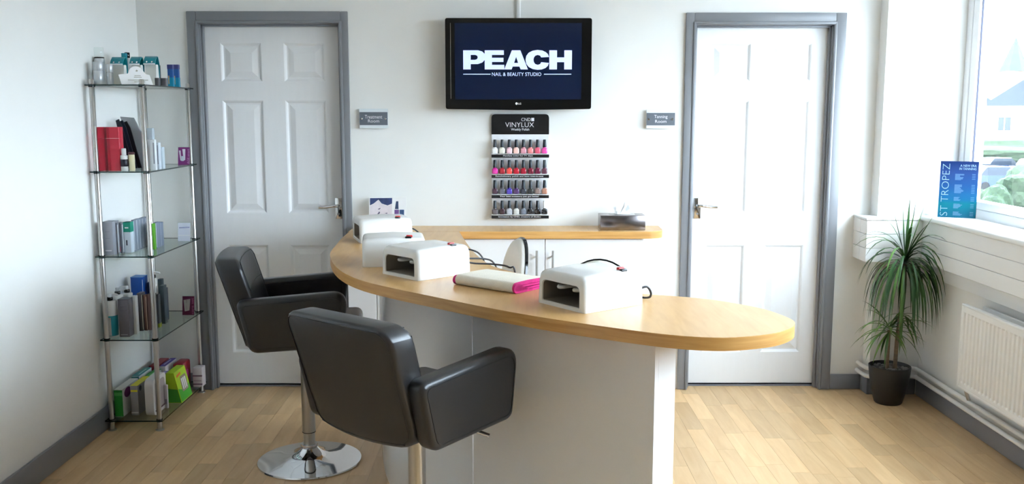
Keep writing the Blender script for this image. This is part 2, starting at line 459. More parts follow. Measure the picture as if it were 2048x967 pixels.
bm = newbm(); tube(bm, spline([(.035, .0, RZ0+.03), (.045, .03, RZ0+.02), (.06, .035, RZ0-.02), (.078, .03, .16)], 6), .009, 10); obj('connection_pipe', bm, m_steel, rad)
bm = newbm(); rbox(bm, .028, .052, .008, .05, RZ0+.005, RZ0+.05, r=.008); obj('valve', bm, m_white, rad)

# ================================================================== DESK AND COUNTER
DT, DB = .913, .875
outer = [(-.822, 4.785), (-.818, 4.546), (-.802, 4.3), (-.785, 4.07), (-.752, 3.9), (-.697, 3.7), (-.622, 3.511), (-.527, 3.352), (-.40, 3.208), (-.277, 3.088), (-.185, 2.998),
         (-.088, 2.905), (.033, 2.797), (.155, 2.703), (.315, 2.595), (.46, 2.515), (.588, 2.488), (.717, 2.527), (.79, 2.588), (.832, 2.66)]
inner = [(.835, 2.735), (.795, 2.862), (.715, 2.965), (.635, 3.03), (.545, 3.073), (.40, 3.135), (.25, 3.25), (.102, 3.421), (-.006, 3.582), (-.081, 3.734), (-.15, 4.04), (-.205, 4.4), (-.256, 4.785)]
ring = [(v.x, v.y) for v in spline([(a, b, 0) for a, b in outer + inner], 4)]
desk = thing('curved_desk', 'long curved beech-topped desk with white panel base', 'desk', (0, 0, 0))
def worktop(name, poly, parent, z0=DB, z1=DT):
    bm = newbm()
    A = [bm.verts.new((x, y, z0)) for x, y in poly]; B = [bm.verts.new((x, y, z1)) for x, y in poly]; n = len(poly)
    bm.faces.new(A).material_index = 0; bm.faces.new(B).material_index = 0
    for i in range(n): bm.faces.new([A[i], A[(i+1) % n], B[(i+1) % n], B[i]]).material_index = 1
    e = [e for e in bm.edges if abs(e.verts[0].co.z-z1) < 1e-6 and abs(e.verts[1].co.z-z1) < 1e-6]
    bmesh.ops.bevel(bm, geom=e, offset=.002, segments=2, affect='EDGES')
    return obj(name, bm, [m_beech, m_edge], parent)
worktop('worktop', ring, desk)
# base panels: a bent one, then a straight one with a thick end
def wall_sheet(name, pts, th, z0, z1, mat, parent):
    pts = [Vector((a, b, 0)) for a, b in pts]; L = []; Rr = []
    for i, p in enumerate(pts):
        t = (pts[min(i+1, len(pts)-1)] - pts[max(i-1, 0)]).normalized(); nrm = Vector((-t.y, t.x, 0))
        L.append(p); Rr.append(p + nrm*th)
    poly = [(p.x, p.y) for p in L] + [(p.x, p.y) for p in reversed(Rr)]
    bm = newbm(); prism(bm, poly, lambda u, v, w: (u, v, w), z0, z1)
    return obj(name, bm, mat, parent)
bend = [(v.x, v.y) for v in spline([(-.588, 4.42, 0), (-.588, 4.25, 0), (-.572, 4.05, 0), (-.493, 3.695, 0), (-.338, 3.38, 0), (-.126, 3.105, 0)], 8)]
wall_sheet('bent_panel', bend, .02, 0, DB, m_lam, desk)
p0, p1 = Vector((-.123, 3.092)), Vector((.422, 2.628))
dv = (p1-p0).normalized(); nv = Vector((-dv.y, dv.x))
wall_sheet('straight_panel', [tuple(p0), tuple(p1)], .02, 0, DB, m_lam, desk)
e0 = p1 + nv*.0205
def quad_prism(name, a, b, n_, th, z0, z1, mat, parent):
    bm = newbm(); prism(bm, [tuple(a), tuple(b), tuple(b+n_*th), tuple(a+n_*th)], lambda u, v, w: (u, v, w), z0, z1); return obj(name, bm, mat, parent)
quad_prism('end_panel', p1 - dv*.02 + nv*.0205, p1 + nv*.0205, nv, .078, 0, DB, m_lam, desk)
quad_prism('rear_panel', p0 + dv*.25 + nv*.0985, p1 + nv*.0985, nv, .018, 0, DB, m_lam, desk)
bm = newbm(); q = p1 + nv*.1165 - dv*.02; tube(bm, [(q.x, q.y, .84), (q.x+nv.x*.012-dv.x*0, q.y+nv.y*.012, .84)], .006, 10); tube(bm, [(q.x+nv.x*.012, q.y+nv.y*.012, .84), (q.x+nv.x*.024, q.y+nv.y*.024, .84)], .013, 12)
obj('knob', bm, m_white, desk)

# wall counter
ct = [(-.83, 5.035), (-.83, 4.786), (.72, 4.786)]
for k in range(1, 9):
    a = R(-90 + k*90/8*.95); ct.append((.72+.085*math.cos(a), 4.872+.085*math.sin(a)))
ct += [(.812, 5.035)]
cto = thing('wall_counter', 'narrow beech counter top along the wall behind the desk', 'counter', (0, 0, 0))
worktop('worktop', ct, cto)
def cabinet(label, x0, x1, doors, filler=None):
    c = thing('base_cabinet', label, 'cabinet', (x0, 4.823, 0), 0, 'white base cabinets under the wall counter')
    w = x1-x0
    bobj('body', m_lam, c, (0, w, 0, .205, .1, DB), r=.001, seg=1)
    bobj('plinth', m_lam, c, (0, w, .03, .2, 0, .1))
    for a, b_, h in doors:
        d = bobj('door', m_lam, c, (a-x0+.0015, b_-x0-.0015, -.018, 0, .105, DB-.005), r=.0015, seg=1)
        if h is not None:
            bm = newbm(); hx = h-x0
            tube(bm, [(hx, -.05, .815), (hx, -.05, .53)], .006, 10)
            for z in (.78, .565): tube(bm, [(hx, -.018, z), (hx, -.05, z)], .005, 8)
            obj('handle', bm, m_steel, d)
    if filler: bobj('filler_panel', m_lam, c, (filler[0]-x0, filler[1]-x0-.002, -.018, 0, .0, DB-.005), r=.001, seg=1)
cabinet('white two-door cabinet with bar handles behind the stools', -.318, .70, ((-.318, .187, .143), (.187, .692, .226)))
cabinet('white single-door cabinet beside the grey door frame', -.84, -.3185, ((-.691, -.32, None),), (-.84, -.691))

# ================================================================== UV NAIL LAMPS
def nail_lamp(label, B, nrm_ang, sw='both'):
    """B = front right bottom corner, nrm_ang = direction the opening faces (deg)"""
    t = thing('nail_lamp', label, 'nail lamp', (B[0], B[1], DT), R(nrm_ang) + R(90), 'white nail lamps on the curved desk')
    # local: opening faces -y, width along -x .. 0, depth 0..L
    w, L, h = .234, .25, .112
    def outline(ins, ztop):
        p = [(-w+ins*.6, .0), (-ins*.6, .0), (-ins-.003, ztop), (-w+ins+.003, ztop)]
        return rpoly(p, [.002, .002, .034, .034], 6)
    def open_(ins=0):
        return rpoly([(-w+.026+ins, .013+ins), (-.030-ins, .013+ins), (-.030-ins, .078-ins), (-w+.026+ins, .078-ins)], [.004, .004, .02, .02], 6)
    bm = newbm()
    O = open_(); loops = [(O, -.0), (O, -.0)]
    seq = [(open_(), .004), (open_(-.002), .0), (outline(.014, h-.016), 0.0), (outline(.008, h-.009), .002), (outline(.003, h-.0035), .008), (outline(0, h-.001), .020), (outline(0, h+.003), L*.5), (outline(0, h-.001), L-.016), (outline(.005, h-.005), L-.004), (outline(.014, h-.014), L)]
    rings = []
    for pl_, y in seq: rings.append([bm.verts.new((u, y, v)) for u, v in pl_])
    n = len(rings[0])
    for a, b_ in zip(rings, rings[1:]):
        for k in range(n): bm.faces.new([a[k], a[(k+1) % n], b_[(k+1) % n], b_[k]])
    bm.faces.new(rings[-1])
    obj('housing', bm, m_lampw, t, angle=50)
    bm = newbm(); a = [bm.verts.new((u, .004, v)) for u, v in open_()]; b_ = [bm.verts.new((u, L*.86, v)) for u, v in open_(-.006)]
    for k in range(n): bm.faces.new([a[k], a[(k+1) % n], b_[(k+1) % n], b_[k]])
    bm.faces.new(b_)
    obj('cavity', bm, m_dark, t)
    for xx in (-w*.36, -w*.68):
        bm = newbm()
        tube(bm, spline([(xx-.012, .17, .058), (xx-.012, .06, .058), (xx-.009, .038, .058), (xx, .030, .058), (xx+.009, .038, .058), (xx+.012, .06, .058), (xx+.012, .17, .058)], 4), .0065, 8)
        obj('bulb', bm, m_tube, t)
    bobj('red_switch', m_red, t, (-.052, -.038, L-.075, L-.05, h-.002, h+.0085), r=.003)
    bobj('black_switch', m_black, t, (-.034, -.020, L-.08, L-.055, h-.004, h+.0055), r=.003)
    return t
nail_lamp('white nail lamp beside the folded towel, opening towards the charcoal chairs', (.232, 2.787), 217.0)
nail_lamp('white nail lamp with open front, behind the pink towel and before two more lamps', (-.327, 3.348), 223.0)
nail_lamp('white nail lamp seen side on, between two others, black cord behind it', (-.580, 3.655), 188.0)
nail_lamp('white nail lamp next to the photo card, farthest along the desk', (-.695, 4.335), 198.0)

# cords of the lamps
def cord(label, pts):
    bm = newbm(); tube(bm, spline(pts, 6), .0038, 6); tag(obj('power_cord', bm, m_cable), label, 'cord', 'black cords of the nail lamps')
def dz(px, py, z=DT+.005): v = onz(px, py, z); return (v.x, v.y, v.z)
def lampback(B, ang, u=-.1, z=.05):
    a = R(ang)+R(90); x, y = u, .25; return (B[0]+x*math.cos(a)-y*math.sin(a), B[1]+x*math.sin(a)+y*math.cos(a), DT+z)
q = lampback((-.580, 3.655), 188); cord('black cord arching from the side-on lamp over the desk edge', [q, (q[0]+.06, q[1]+.05, DT+.04), (-.22, 3.98, DT+.03), (-.135, 3.98, DT+.012), (-.108, 3.99, DT-.045), (-.17, 4.0, DT-.07), (-.40, 4.08, .80), (-.47, 4.1, .45), (-.48, 4.1, .012)])
q = lampback((-.327, 3.348), 223, -.05, .045); cord('black cord curling from the middle lamp towards the white stool', [q, (q[0]+.04, q[1]+.02, DT+.03), (-.06, 3.60, DT+.022), (.0, 3.585, DT+.012), (.025, 3.59, DT-.03), (.03, 3.6, .5), (.02, 3.62, .012)])
q = lampback((-.327, 3.348), 223, -.16, .045); cord('short black cord leaving the back of the middle lamp', [q, (q[0]+.05, q[1]+.03, DT+.035), (-.1, 3.75, DT+.02), (-.062, 3.765, DT+.0), (-.05, 3.77, DT-.045), (-.10, 3.70, DT-.07), (-.29, 3.64, .78), (-.34, 3.63, .4), (-.345, 3.63, .012)])
q = lampback((.232, 2.787), 217, -.025, .045); cord('black cord loop behind the lamp next to the bare desk end', [q, (q[0]+.03, q[1]+.015, DT+.05), (q[0]+.045, q[1]+.03, DT+.022), (q[0]+.03, q[1]+.06, DT+.005), (.37, 3.1, DT+.005), (.365, 3.172, DT-.002), (.36, 3.19, DT-.07), (.35, 3.2, .012)])
q = lampback((-.695, 4.335), 198, -.1, .05); cord('black cord stub at the back of the lamp by the photo card', [q, (q[0]+.025, q[1]+.0, DT+.048), (q[0]+.05, q[1]+.04, DT+.02), (q[0]+.03, q[1]+.12, DT+.005), (q[0]-.05, q[1]+.18, DT+.005)])

# folded towel
ta = Vector((-.200, 3.283)); tb = Vector((.018, 3.098)); td = (tb-ta).normalized(); TL = (tb-ta).length
m_towel = M('cream towelling', (240, 232, 216), .95, var=.03, vscale=40, bump=.5, bscale=260)
m_pink = M('pink towelling', (206, 36, 118), .95, var=.12, vscale=60, bump=.6, bscale=260)
tw = thing('folded_towel', 'folded cream towel with bright pink edging on the desk', 'towel', (ta.x, ta.y, DT), math.atan2(td.y, td.x))
def towel_prof(W_=.17, t=.0075, gap=.0008):
    # sheet path: two nested folds
    def sheet(path, th):
        path = [Vector((a, b, 0)) for a, b in path]; L_ = []; R_ = []
        for i, p in enumerate(path):
            d = (path[min(i+1, len(path)-1)] - path[max(i-1, 0)]).normalized(); nn = Vector((-d.y, d.x, 0))
            L_.append(p+nn*th/2); R_.append(p-nn*th/2)
        return [(v.x, v.y) for v in L_] + [(v.x, v.y) for v in reversed(R_)]
    o = [(W_, .0045), (.08, .0045), (.018, .0047)] + [(.017-.0145*math.sin(R(a)), .0190-.0145*math.cos(R(a))) for a in range(20, 170, 20)] + [(.02, .0335), (.08, .0345), (W_, .0325)]
    i_ = [(W_-.004, .0135), (.06, .0137), (.024, .0140)] + [(.022-.005*math.sin(R(a)), .0190-.005*math.cos(R(a))) for a in range(20, 170, 30)] + [(.026, .0240), (.07, .0248), (W_-.004, .0235)]
    return sheet(o, .0078), sheet(i_, .0062)
for nm, m, a, b_ in (('towel_body', m_towel, .012, TL-.009), ('border', m_pink, 0.0, .012), ('border', m_pink, TL-.009, TL)):
    bm = newbm()
    for pr in towel_prof(): prism(bm, pr, lambda u, v, w: (w, u, v*(.9 if (w < .001 or w > TL-.001) else 1)), a, b_)
    bmesh.ops.triangulate(bm, faces=[f for f in bm.faces if len(f.verts) > 4])
    obj(nm, bm, m, tw)

# photo card
m_card = M('white card', (246, 245, 244), .5, var=.01)
pc0 = ony(735, 398, 4.945)
pc = thing('photo_card', 'small photo card showing a painted hand and two polish bottles', 'card', (-.748, 4.955, DT), R(-3))
pwid, phei = .198, .158
lean = .03
def cardpt(u, v, d=0): return Vector((u*pwid, lean*v - d, v*phei))
def flat(name, pts, mat, parent, f, d=.0008):
    bm = newbm(); bm.faces.new([bm.verts.new(f(u, v, d)) for u, v in pts]); return obj(name, bm, mat, parent, smooth=False)
bm = newbm(); prism(bm, [(0, 0), (1, 0), (1, 1), (0, 1)], cardpt, -.0015, .0005); obj('card', bm, m_card, pc, smooth=False)
bm = newbm(); prism(bm, [(.35, 0), (.65, 0), (.5, .7)], lambda u, v, w: Vector((u*pwid, lean*v + w*(1-v/.75) + .002, v*phei)), 0, .045); obj('strut', bm, m_card, pc, smooth=False)
flat('print', [(.02, .98), (.62, .99), (.62, .80), (.5, .74), (.34, .80), (.25, .93), (.12, .80), (.02, .74)], M('print navy hair', (52, 66, 110), .5, var=.3, vscale=30), pc, cardpt)
flat('print', [(.02, .73), (.12, .79), (.25, .92), (.34, .79), (.5, .73), (.62, .79), (.63, .06), (.03, .06)], M('print pale skin', (232, 222, 226), .5, var=.08, vscale=25), pc, cardpt, .001)
for pts in ([(.16, .35), (.2, .3), (.3, .5), (.28, .54)], [(.33, .2), (.36, .18), (.46, .38), (.43, .4)], [(.24, .62), (.31, .66), (.3, .62), (.26, .6)], [(.42, .48), (.5, .5), (.49, .46)], [(.55, .42), (.63, .38), (.63, .44), (.57, .45)]):
    flat('print', pts, M('print dark nail', (88, 78, 110), .5), pc, cardpt, .0014)
flat('print', [(.70, .62), (.80, .62), (.79, .88), (.73, .88)], M('print cap', (62, 78, 110), .5), pc, cardpt, .0014)
flat('print', [(.69, .34), (.81, .34), (.81, .60), (.69, .60)], M('print purple bottle', (112, 78, 140), .5, var=.15, vscale=60), pc, cardpt, .0014)
flat('print', [(.83, .34), (.95, .34), (.95, .60), (.83, .60)], M('print blue bottle', (52, 82, 124), .5, var=.15, vscale=60), pc, cardpt, .0014)

# tissue box
tb_ = thing('tissue_box', 'mirror chrome tissue box on the beech counter', 'tissue box', (.475, 4.83, DT))
bobj('box', M('smoked chrome', (150, 144, 146), .2, 1.0, var=.01), tb_, (0, .235, 0, .125, 0, .078), r=.003)
bobj('slot_rim', m_steel, tb_, (.05, .185, .04, .085, .077, .0795), r=.001)
bm = newbm(); m_tis = M('tissue paper', (250, 250, 250), .9)
for k in range(9):
    a = k*40; x = .12+.02*math.cos(R(a)); y = .062+.012*math.sin(R(a)); hh = .045 + .03*((k*7) % 5)/5
    p = [bm.verts.new(v) for v in ((x-.018, y, .078), (x+.02, y+.004, .078), (x+.03*math.cos(R(a)), y+.015*math.sin(R(a)), .078+hh*.6), (x+.016*math.cos(R(a+30)), y+.01, .078+hh))]
    bm.faces.new(p[:3]); bm.faces.new([p[0], p[2], p[3]])
obj('tissue', bm, m_tis, tb_)

# ================================================================== SALON CHAIRS
def cushion(bm, poly, fn, a, b, r, seg=5):
    """prism with rounded rims"""
    n = len(poly); P = [Vector((u, v)) for u, v in poly]
    area = sum(P[i].x*P[(i+1) % n].y - P[(i+1) % n].x*P[i].y for i in range(n)); sg = 1 if area > 0 else -1
    N = []
    for i in range(n):
        d = (P[(i+1) % n]-P[i-1]).normalized(); N.append(Vector((-d.y, d.x))*sg)
    lev = [(r*(1-math.sin(R(90*k/seg))), a + r*(1-math.cos(R(90*k/seg)))) for k in range(seg+1)]
    lev += [(q, a+b-w) for q, w in reversed(lev)]
    rings = [[bm.verts.new(fn(*(P[i]+N[i]*q), w)) for i in range(n)] for q, w in lev]
    for A, B in zip(rings, rings[1:]):
        for i in range(n): bm.faces.new([A[i], A[(i+1) % n], B[(i+1) % n], B[i]])
    bm.faces.new(rings[0]); bm.faces.new(rings[-1])
def salon_chair(label, c, head, dzz):
    t = thing('salon_chair', label, 'chair', (c[0], c[1], 0), R(head), 'charcoal leather salon chairs at the desk')
    zb, zt = .56+dzz, .79+dzz            # arm underside and top
    # arms
    for s in (1, -1):
        poly = rpoly([(-.240, zt-.014), (-.188, zb), (.176, zb+.012), (.206, zt+.014)], [.03, .045, .04, .06], 8)
        bm = newbm(); cushion(bm, poly, lambda u, v, w: (u, w*s, v), .206, .274, .02)
        arm = obj('armrest', bm, m_leather, t, angle=50)
        bm = newbm()
        for yy in (.2745, .2055):
            pl_ = rpoly([(-.216, zt-.034), (-.172, zb+.02), (.158, zb+.031), (.183, zt-.009)], [.02, .03, .03, .045], 6)
            tube(bm, [(u, yy*s, v) for u, v in pl_], .0016, 5, closed=True)
        obj('seam', bm, m_seam, arm)
    # backrest: slab leaning back, rounded, sides curving forward
    def bend_(v):
        z = v.z; k = (z-(zb-.005))/(.38)
        lean = -.097*k - .014*k*k
        x = v.x + lean + .32*v.y*v.y
        y = v.y*(1.0 + .075*k)
        zz = z - .10*v.y*v.y*(1 if k > .6 else 0) + (.35*v.y*v.y if k < .25 else 0)
        return Vector((x-.172, y, zz))
    bm = newbm(); hw = .213; t2 = newbm(); box(t2, -.048, .048, -hw, hw, zb-.012, zt+.15)
    bmesh.ops.bevel(t2, geom=[e for e in t2.edges if abs((e.verts[0].co-e.verts[1].co).normalized().x) > .9], offset=.055, segments=5, profile=.5, affect='EDGES')
    e = list({e for f in t2.faces if len(f.verts) > 4 for e in f.edges})
    bmesh.ops.bevel(t2, geom=e, offset=.016, segments=3, profile=.5, affect='EDGES')
    # cut into bands so the slab can bend
    for k in range(1, 10):
        z = zb-.012 + k*(zt+.162-zb)/10
        bmesh.ops.bisect_plane(t2, geom=list(t2.verts)+list(t2.edges)+list(t2.faces), plane_co=(0, 0, z), plane_no=(0, 0, 1))
    for k in range(1, 10):
        y = -hw + k*2*hw/10
        bmesh.ops.bisect_plane(t2, geom=list(t2.verts)+list(t2.edges)+list(t2.faces), plane_co=(0, y, 0), plane_no=(0, 1, 0))
    for v in t2.verts: v.co = bend_(v.co)
    add(bm, t2); back = obj('backrest', bm, m_leather, t, angle=60)
    bm = newbm()
    pl_ = rpoly([(-hw+.013, zb+.002), (hw-.013, zb+.002), (hw-.013, zt+.136), (-hw+.013, zt+.136)], .045, 8)
    dense = spline([(a, b, 0) for a, b in pl_], 3, True)
    for xx in (-.0485, .0485): tube(bm, [bend_(Vector((xx, p.x, p.y))) for p in dense], .0016, 5, closed=True)
    obj('seam', bm, m_seam, back)
    # stitched line across the inner face of the back
    bm = newbm(); tube(bm, [bend_(Vector((.0485, -hw+.02+k*(2*hw-.04)/12, zt+.02))) for k in range(13)], .002, 5); obj('stitch_line', bm, m_seam, back)
    # seat
    bm = newbm(); rbox(bm, -.17, .262, -.204, .204, zb+.006, zb+.088, r=.03, seg=4); obj('seat_cushion', bm, m_leather, t, angle=60)
    bm = newbm(); rbox(bm, -.14, .15, -.18, .18, zb-.004, zb+.03, r=.006); obj('seat_pan', bm, m_black, t)
    # column and base
    bm = newbm(); lathe(bm, [(0, 0), (.222, 0), (.226, .004), (.224, .010), (.15, .020), (.085, .030), (.06, .040), (.044, .055), (.034, .066), (.034, .070), (0, .070)], cx=.018, seg=64); obj('base_disc', bm, m_chrome, t, angle=40)
    bm = newbm(); lathe(bm, [(0, .068), (.036, .068), (.038, .074), (.036, .082), (0, .082)], cx=.018, seg=32); obj('collar', bm, m_chrome, t)
    bm = newbm(); lathe(bm, [(0, .08), (.0255, .08), (.0255, .15), (0, .15)], cx=.018, seg=28); lathe(bm, [(0, .136), (.0285, .136), (.0285, zb+.0), (0, zb+.0)], cx=.018, seg=28); obj('gas_column', bm, m_steel, t)
    bm = newbm(); lathe(bm, [(.026, .1345), (.0296, .1345), (.0296, .1372), (.026, .1372)], cx=.018, seg=28); obj('column_ring', bm, m_black, t)
    bm = newbm(); lv = [(.03, -.04, zb+.004), (.06, -.11, zb-.004), (.10, -.20, zb-.03)]
    tube(bm, lv, .0055, 10); lever = obj('lift_lever', bm, m_black, t)
    bm = newbm(); tube(bm, [(.07, -.135, zb-.0115), (.112, -.226, zb-.0377)], .0068, 10); obj('lever_tip', bm, m_chrome, lever)
    return t
salon_chair('charcoal leather salon chair by the white door, its chrome disc base in view', (-.896, 3.952), 9, 0.0)
salon_chair('charcoal leather salon chair seen from behind, close to the desk panel', (-.307, 2.862), 51, 0.0)

# stools of the staff
m_stool = M('white vinyl', (240, 238, 232), .4, var=.02)
def stool(label, c, head, zs, tilt):
    t = thing('staff_stool', label, 'stool', (c[0], c[1], 0), R(head), 'white staff stools behind the desk')   # sitter faces +x
    bm = newbm(); lathe(bm, [(0, zs-.06), (.17, zs-.06), (.185, zs-.045), (.187, zs-.02), (.175, zs-.004), (.12, zs+.004), (0, zs+.006)], seg=32); obj('seat', bm, m_stool, t, angle=50)
    bm = newbm(); lathe(bm, [(0, zs-.08), (.15, zs-.08), (.17, zs-.0605), (0, zs-.0605)], seg=32); obj('seat_shell', bm, m_black, t)
    # oval back: white pad with black rim
    zc, hy, hz = zs+.30, .165, .19
    def bp(a, rho, x):
        y = hy*rho*math.cos(a); z = hz*rho*math.sin(a)
        return Vector((-.21 + x + .5*y*y - tilt*(z+.1), y, zc+z))
    N = 40
    bm = newbm(); rings = []
    for rho, x in ((.9, -.012), (.985, -.010), (1.0, .0), (.97, .004)): rings.append([bm.verts.new(bp(2*math.pi*k/N, rho, x)) for k in range(N)])
    for a, b_ in zip(rings, rings[1:]):
        for k in range(N): bm.faces.new([a[k], a[(k+1) % N], b_[(k+1) % N], b_[k]])
    bm.faces.new(rings[0]); obj('back_shell', bm, m_gblack, t, angle=60)
    bm = newbm(); rings = []
    for rho, x in ((.965, .0), (.97, .012), (.93, .024), (.8, .03), (.4, .034)): rings.append([bm.verts.new(bp(2*math.pi*k/N, rho, x)) for k in range(N)])
    for a, b_ in zip(rings, rings[1:]):
        for k in range(N): bm.faces.new([a[k], a[(k+1) % N], b_[(k+1) % N], b_[k]])
    bm.faces.new(rings[-1]); bm.faces.new(rings[0]); obj('back_pad', bm, m_stool, t, angle=60)
    bm = newbm(); tube(bm, spline([(-.08, 0, zs-.085), (-.19, 0, zs-.08), (-.235, 0, zs-.02), (-.235, 0, zs+.12), (-.215-tilt*.1, 0, zc-.04)], 6), .012, 10); obj('back_bar', bm, m_black, t)
    bm = newbm(); lathe(bm, [(0, .06), (.025, .06), (.025, .3), (.015, .3), (.015, zs-.08), (0, zs-.08)], seg=20); obj('gas_column', bm, m_chrome, t)
    bm = newbm()
    for k in range(5):
        a = R(72*k+10); tube(bm, [(0, 0, .09), (.27*math.cos(a), .27*math.sin(a), .065)], [.022, .013], 8)
    obj('star_base', bm, m_chrome, t)
    for k in range(5):
        a = R(72*k+10); bm = newbm(); tube(bm, [(.27*math.cos(a)-.02*math.sin(a), .27*math.sin(a)+.02*math.cos(a), .027), (.27*math.cos(a)+.02*math.sin(a), .27*math.sin(a)-.02*math.cos(a), .027)], .027, 14); obj('caster', bm, m_black, t)
stool('white staff stool turned sideways, its black shell edge showing', (-.18, 3.97), 194, .495, .12)
stool('white staff stool facing the desk behind the lamp at the bare end', (.29, 3.43), 252, .46, .05)

# ================================================================== SCREEN ON THE WALL
YT = 4.93
a, b_ = ony(891, 37, YT), ony(1181, 217, YT)
tv = thing('wall_screen', 'black flat television on the wall with white lettering', 'television', (a.x, YT, b_.z))
tw_, th_ = b_.x-a.x, a.z-b_.z
s0, s1 = ony(910.4, 198.5, YT), ony(1164, 46, YT)
sx0, sx1, sz0, sz1 = s0.x-a.x, s1.x-a.x, s0.z-b_.z, s1.z-b_.z
bm = newbm()
for q in ((0, tw_, 0, sz0), (0, tw_, sz1, th_), (0, sx0, sz0, sz1), (sx1, tw_, sz0, sz1)): box(bm, q[0], q[1], 0, .03, q[2], q[3])
bezel = obj('bezel', bm, m_gblack, tv, smooth=False)
bm = newbm(); prism(bm, rpoly([(-.003, -.002), (tw_*.5, -.008), (tw_+.003, -.002), (tw_+.003, th_+.003), (-.003, th_+.003)], [.012, .0, .012, .012, .012]), lambda u, v, w: (u, w, v), .004, .055); obj('casing', bm, m_gblack, tv)
bobj('rear_bulge', m_black, tv, (.1, tw_-.1, .055, .085, .08, th_-.06), r=.01)
bobj('wall_bracket', m_black, tv, (tw_*.5-.1, tw_*.5+.1, .08, .11, .12, th_-.12))
m_scr = M('lit navy screen', (7, 18, 42), .12, emit=.45, var=.12, vscale=3)
bobj('screen', m_scr, tv, (sx0, sx1, .003, .006, sz0, sz1))
bobj('chrome_strip', m_steel, tv, (sx0*.5, sx0*.5+.0025, -.0012, 0, sz0+.003, sz1))
m_let = M('lit white lettering', (180, 194, 232), .5, emit=.75, var=0)
def T(px, py): v = ony(px, py, YT+.002); return Vector((v.x-a.x, .002, v.z-b_.z))
# heavy letters, drawn as shapes in a 0..1 box
LET = {
 'P': ([(0,0),(.34,0),(.34,.28),(.66,.28),(.86,.36),(.98,.5),(1,.65),(.97,.82),(.86,.94),(.68,1),(0,1)], [(.34,.5),(.34,.76),(.54,.76),(.63,.72),(.66,.63),(.63,.54),(.54,.5)]),
 'E': ([(0,0),(1,0),(1,.24),(.37,.24),(.37,.39),(.96,.39),(.96,.61),(.37,.61),(.37,.76),(.98,.76),(.98,1),(0,1)], None),
 'A': ([(0,0),(.31,0),(.355,.15),(.64,.15),(.69,0),(1,0),(.68,1),(.32,1)], [(.415,.34),(.5,.66),(.585,.34)]),
 'C': ([(.98,.34),(.93,.18),(.83,.07),(.68,0),(.5,-.02),(.3,.02),(.13,.13),(.03,.3),(0,.5),(.03,.7),(.13,.87),(.3,.98),(.5,1.02),(.7,.99),(.85,.9),(.94,.79),(.98,.65),(.65,.63),(.61,.72),(.51,.76),(.41,.72),(.35,.62),(.335,.5),(.35,.38),(.41,.28),(.51,.24),(.61,.28),(.655,.38)], None),
 'H': ([(0,0),(.34,0),(.34,.38),(.66,.38),(.66,0),(1,0),(1,1),(.66,1),(.66,.63),(.34,.63),(.34,1),(0,1)], None)}
cuts = ((926.5, 970.5), (969.5, 1008.5), (1008.5, 1056), (1051, 1099), (1098.5, 1144))
for ch, (u0, u1) in zip('PEACH', cuts):
    op, hole = LET[ch]; p0_, p1_ = T(u0, 138.7), T(u1, 100.5)
    cu = bpy.data.curves.new('letter', 'CURVE'); cu.dimensions = '2D'; cu.fill_mode = 'FRONT'
    for pts in (op, hole):
        if not pts: continue
        sp = cu.splines.new('POLY'); sp.points.add(len(pts)-1); sp.use_cyclic_u = True
        for q, (u, v) in zip(sp.points, pts): q.co = (p0_.x + u*(p1_.x-p0_.x), p0_.z + v*(p1_.z-p0_.z), 0, 1)
    tmp = bpy.data.objects.new('letter', cu); COL.objects.link(tmp); bpy.context.view_layer.update()
    me = bpy.data.meshes.new_from_object(tmp.evaluated_get(bpy.context.evaluated_depsgraph_get())); bpy.data.objects.remove(tmp)
    for v in me.vertices: v.co = (v.co.x, .0020, v.co.y)
    me.materials.clear(); me.materials.append(m_let)
    o = bpy.data.objects.new('letter', me); COL.objects.link(o); o.parent = tv
p0_, p1_ = T(984, 151.8), T(1082.5, 144.8)
text('tagline', 'NAIL & BEAUTY STUDIO', m_let, tv, p0_, X_, Z_, p1_.x-p0_.x, p1_.z-p0_.z, .0002, -.004)
for u0, u1 in ((926.5, 981), (1088, 1142.5)):
    p0_, p1_ = T(u0, 149), T(u1, 147.6); bobj('rule_line', m_let, tv, (p0_.x, p1_.x, .0018, .0024, p0_.z, p1_.z))
m_logo = M('pale logo print', (215, 215, 215), .4)
p0_ = T(1036.5, 209); text('maker_logo', 'LG', m_logo, tv, (p0_.x, -.0005, p0_.z), X_, Z_, .015, .010, .0003, .02)
bm = newbm(); p0_ = T(1033, 207); lathe(bm, [(0, 0), (.0062, 0), (.0062, .0008), (0, .0008)], seg=20)
for v in bm.verts: v.co = Vector((p0_.x+v.co.x, -.001+v.co.z, p0_.z+v.co.y))
obj('maker_badge', bm, m_logo, tv)

# ================================================================== NAIL POLISH RACK
YP = 5.028
a, b_ = ony(983, 228, YP), ony(1097, 435, YP)
PX0, PZ0, PW, PH = a.x, b_.z, b_.x-a.x, a.z-b_.z
rk = thing('polish_rack', 'white wall rack with black header and four polish ledges', 'polish rack', (PX0, YP, PZ0))
m_rack = M('white acrylic rack', (238, 238, 240), .3); m_hd = M('black header print', (12, 12, 16), .3)
bobj('back_board', m_rack, rk, (0, PW, 0, .012, 0, PH-.05), r=.001, seg=1)
hz0 = PH - .107
bm = newbm(); prism(bm, rpoly([(0, hz0), (PW, hz0), (PW, PH), (0, PH)], [0, 0, .022, .022], 6), lambda u, v, w: (u, w, v), -.004, .012); hd = obj('header', bm, m_hd, rk)
m_ink = M('white print', (232, 232, 236), .5)
def RP(px, py): v = ony(px, py, YP-.004); return Vector((v.x-PX0, -.0042, v.z-PZ0))
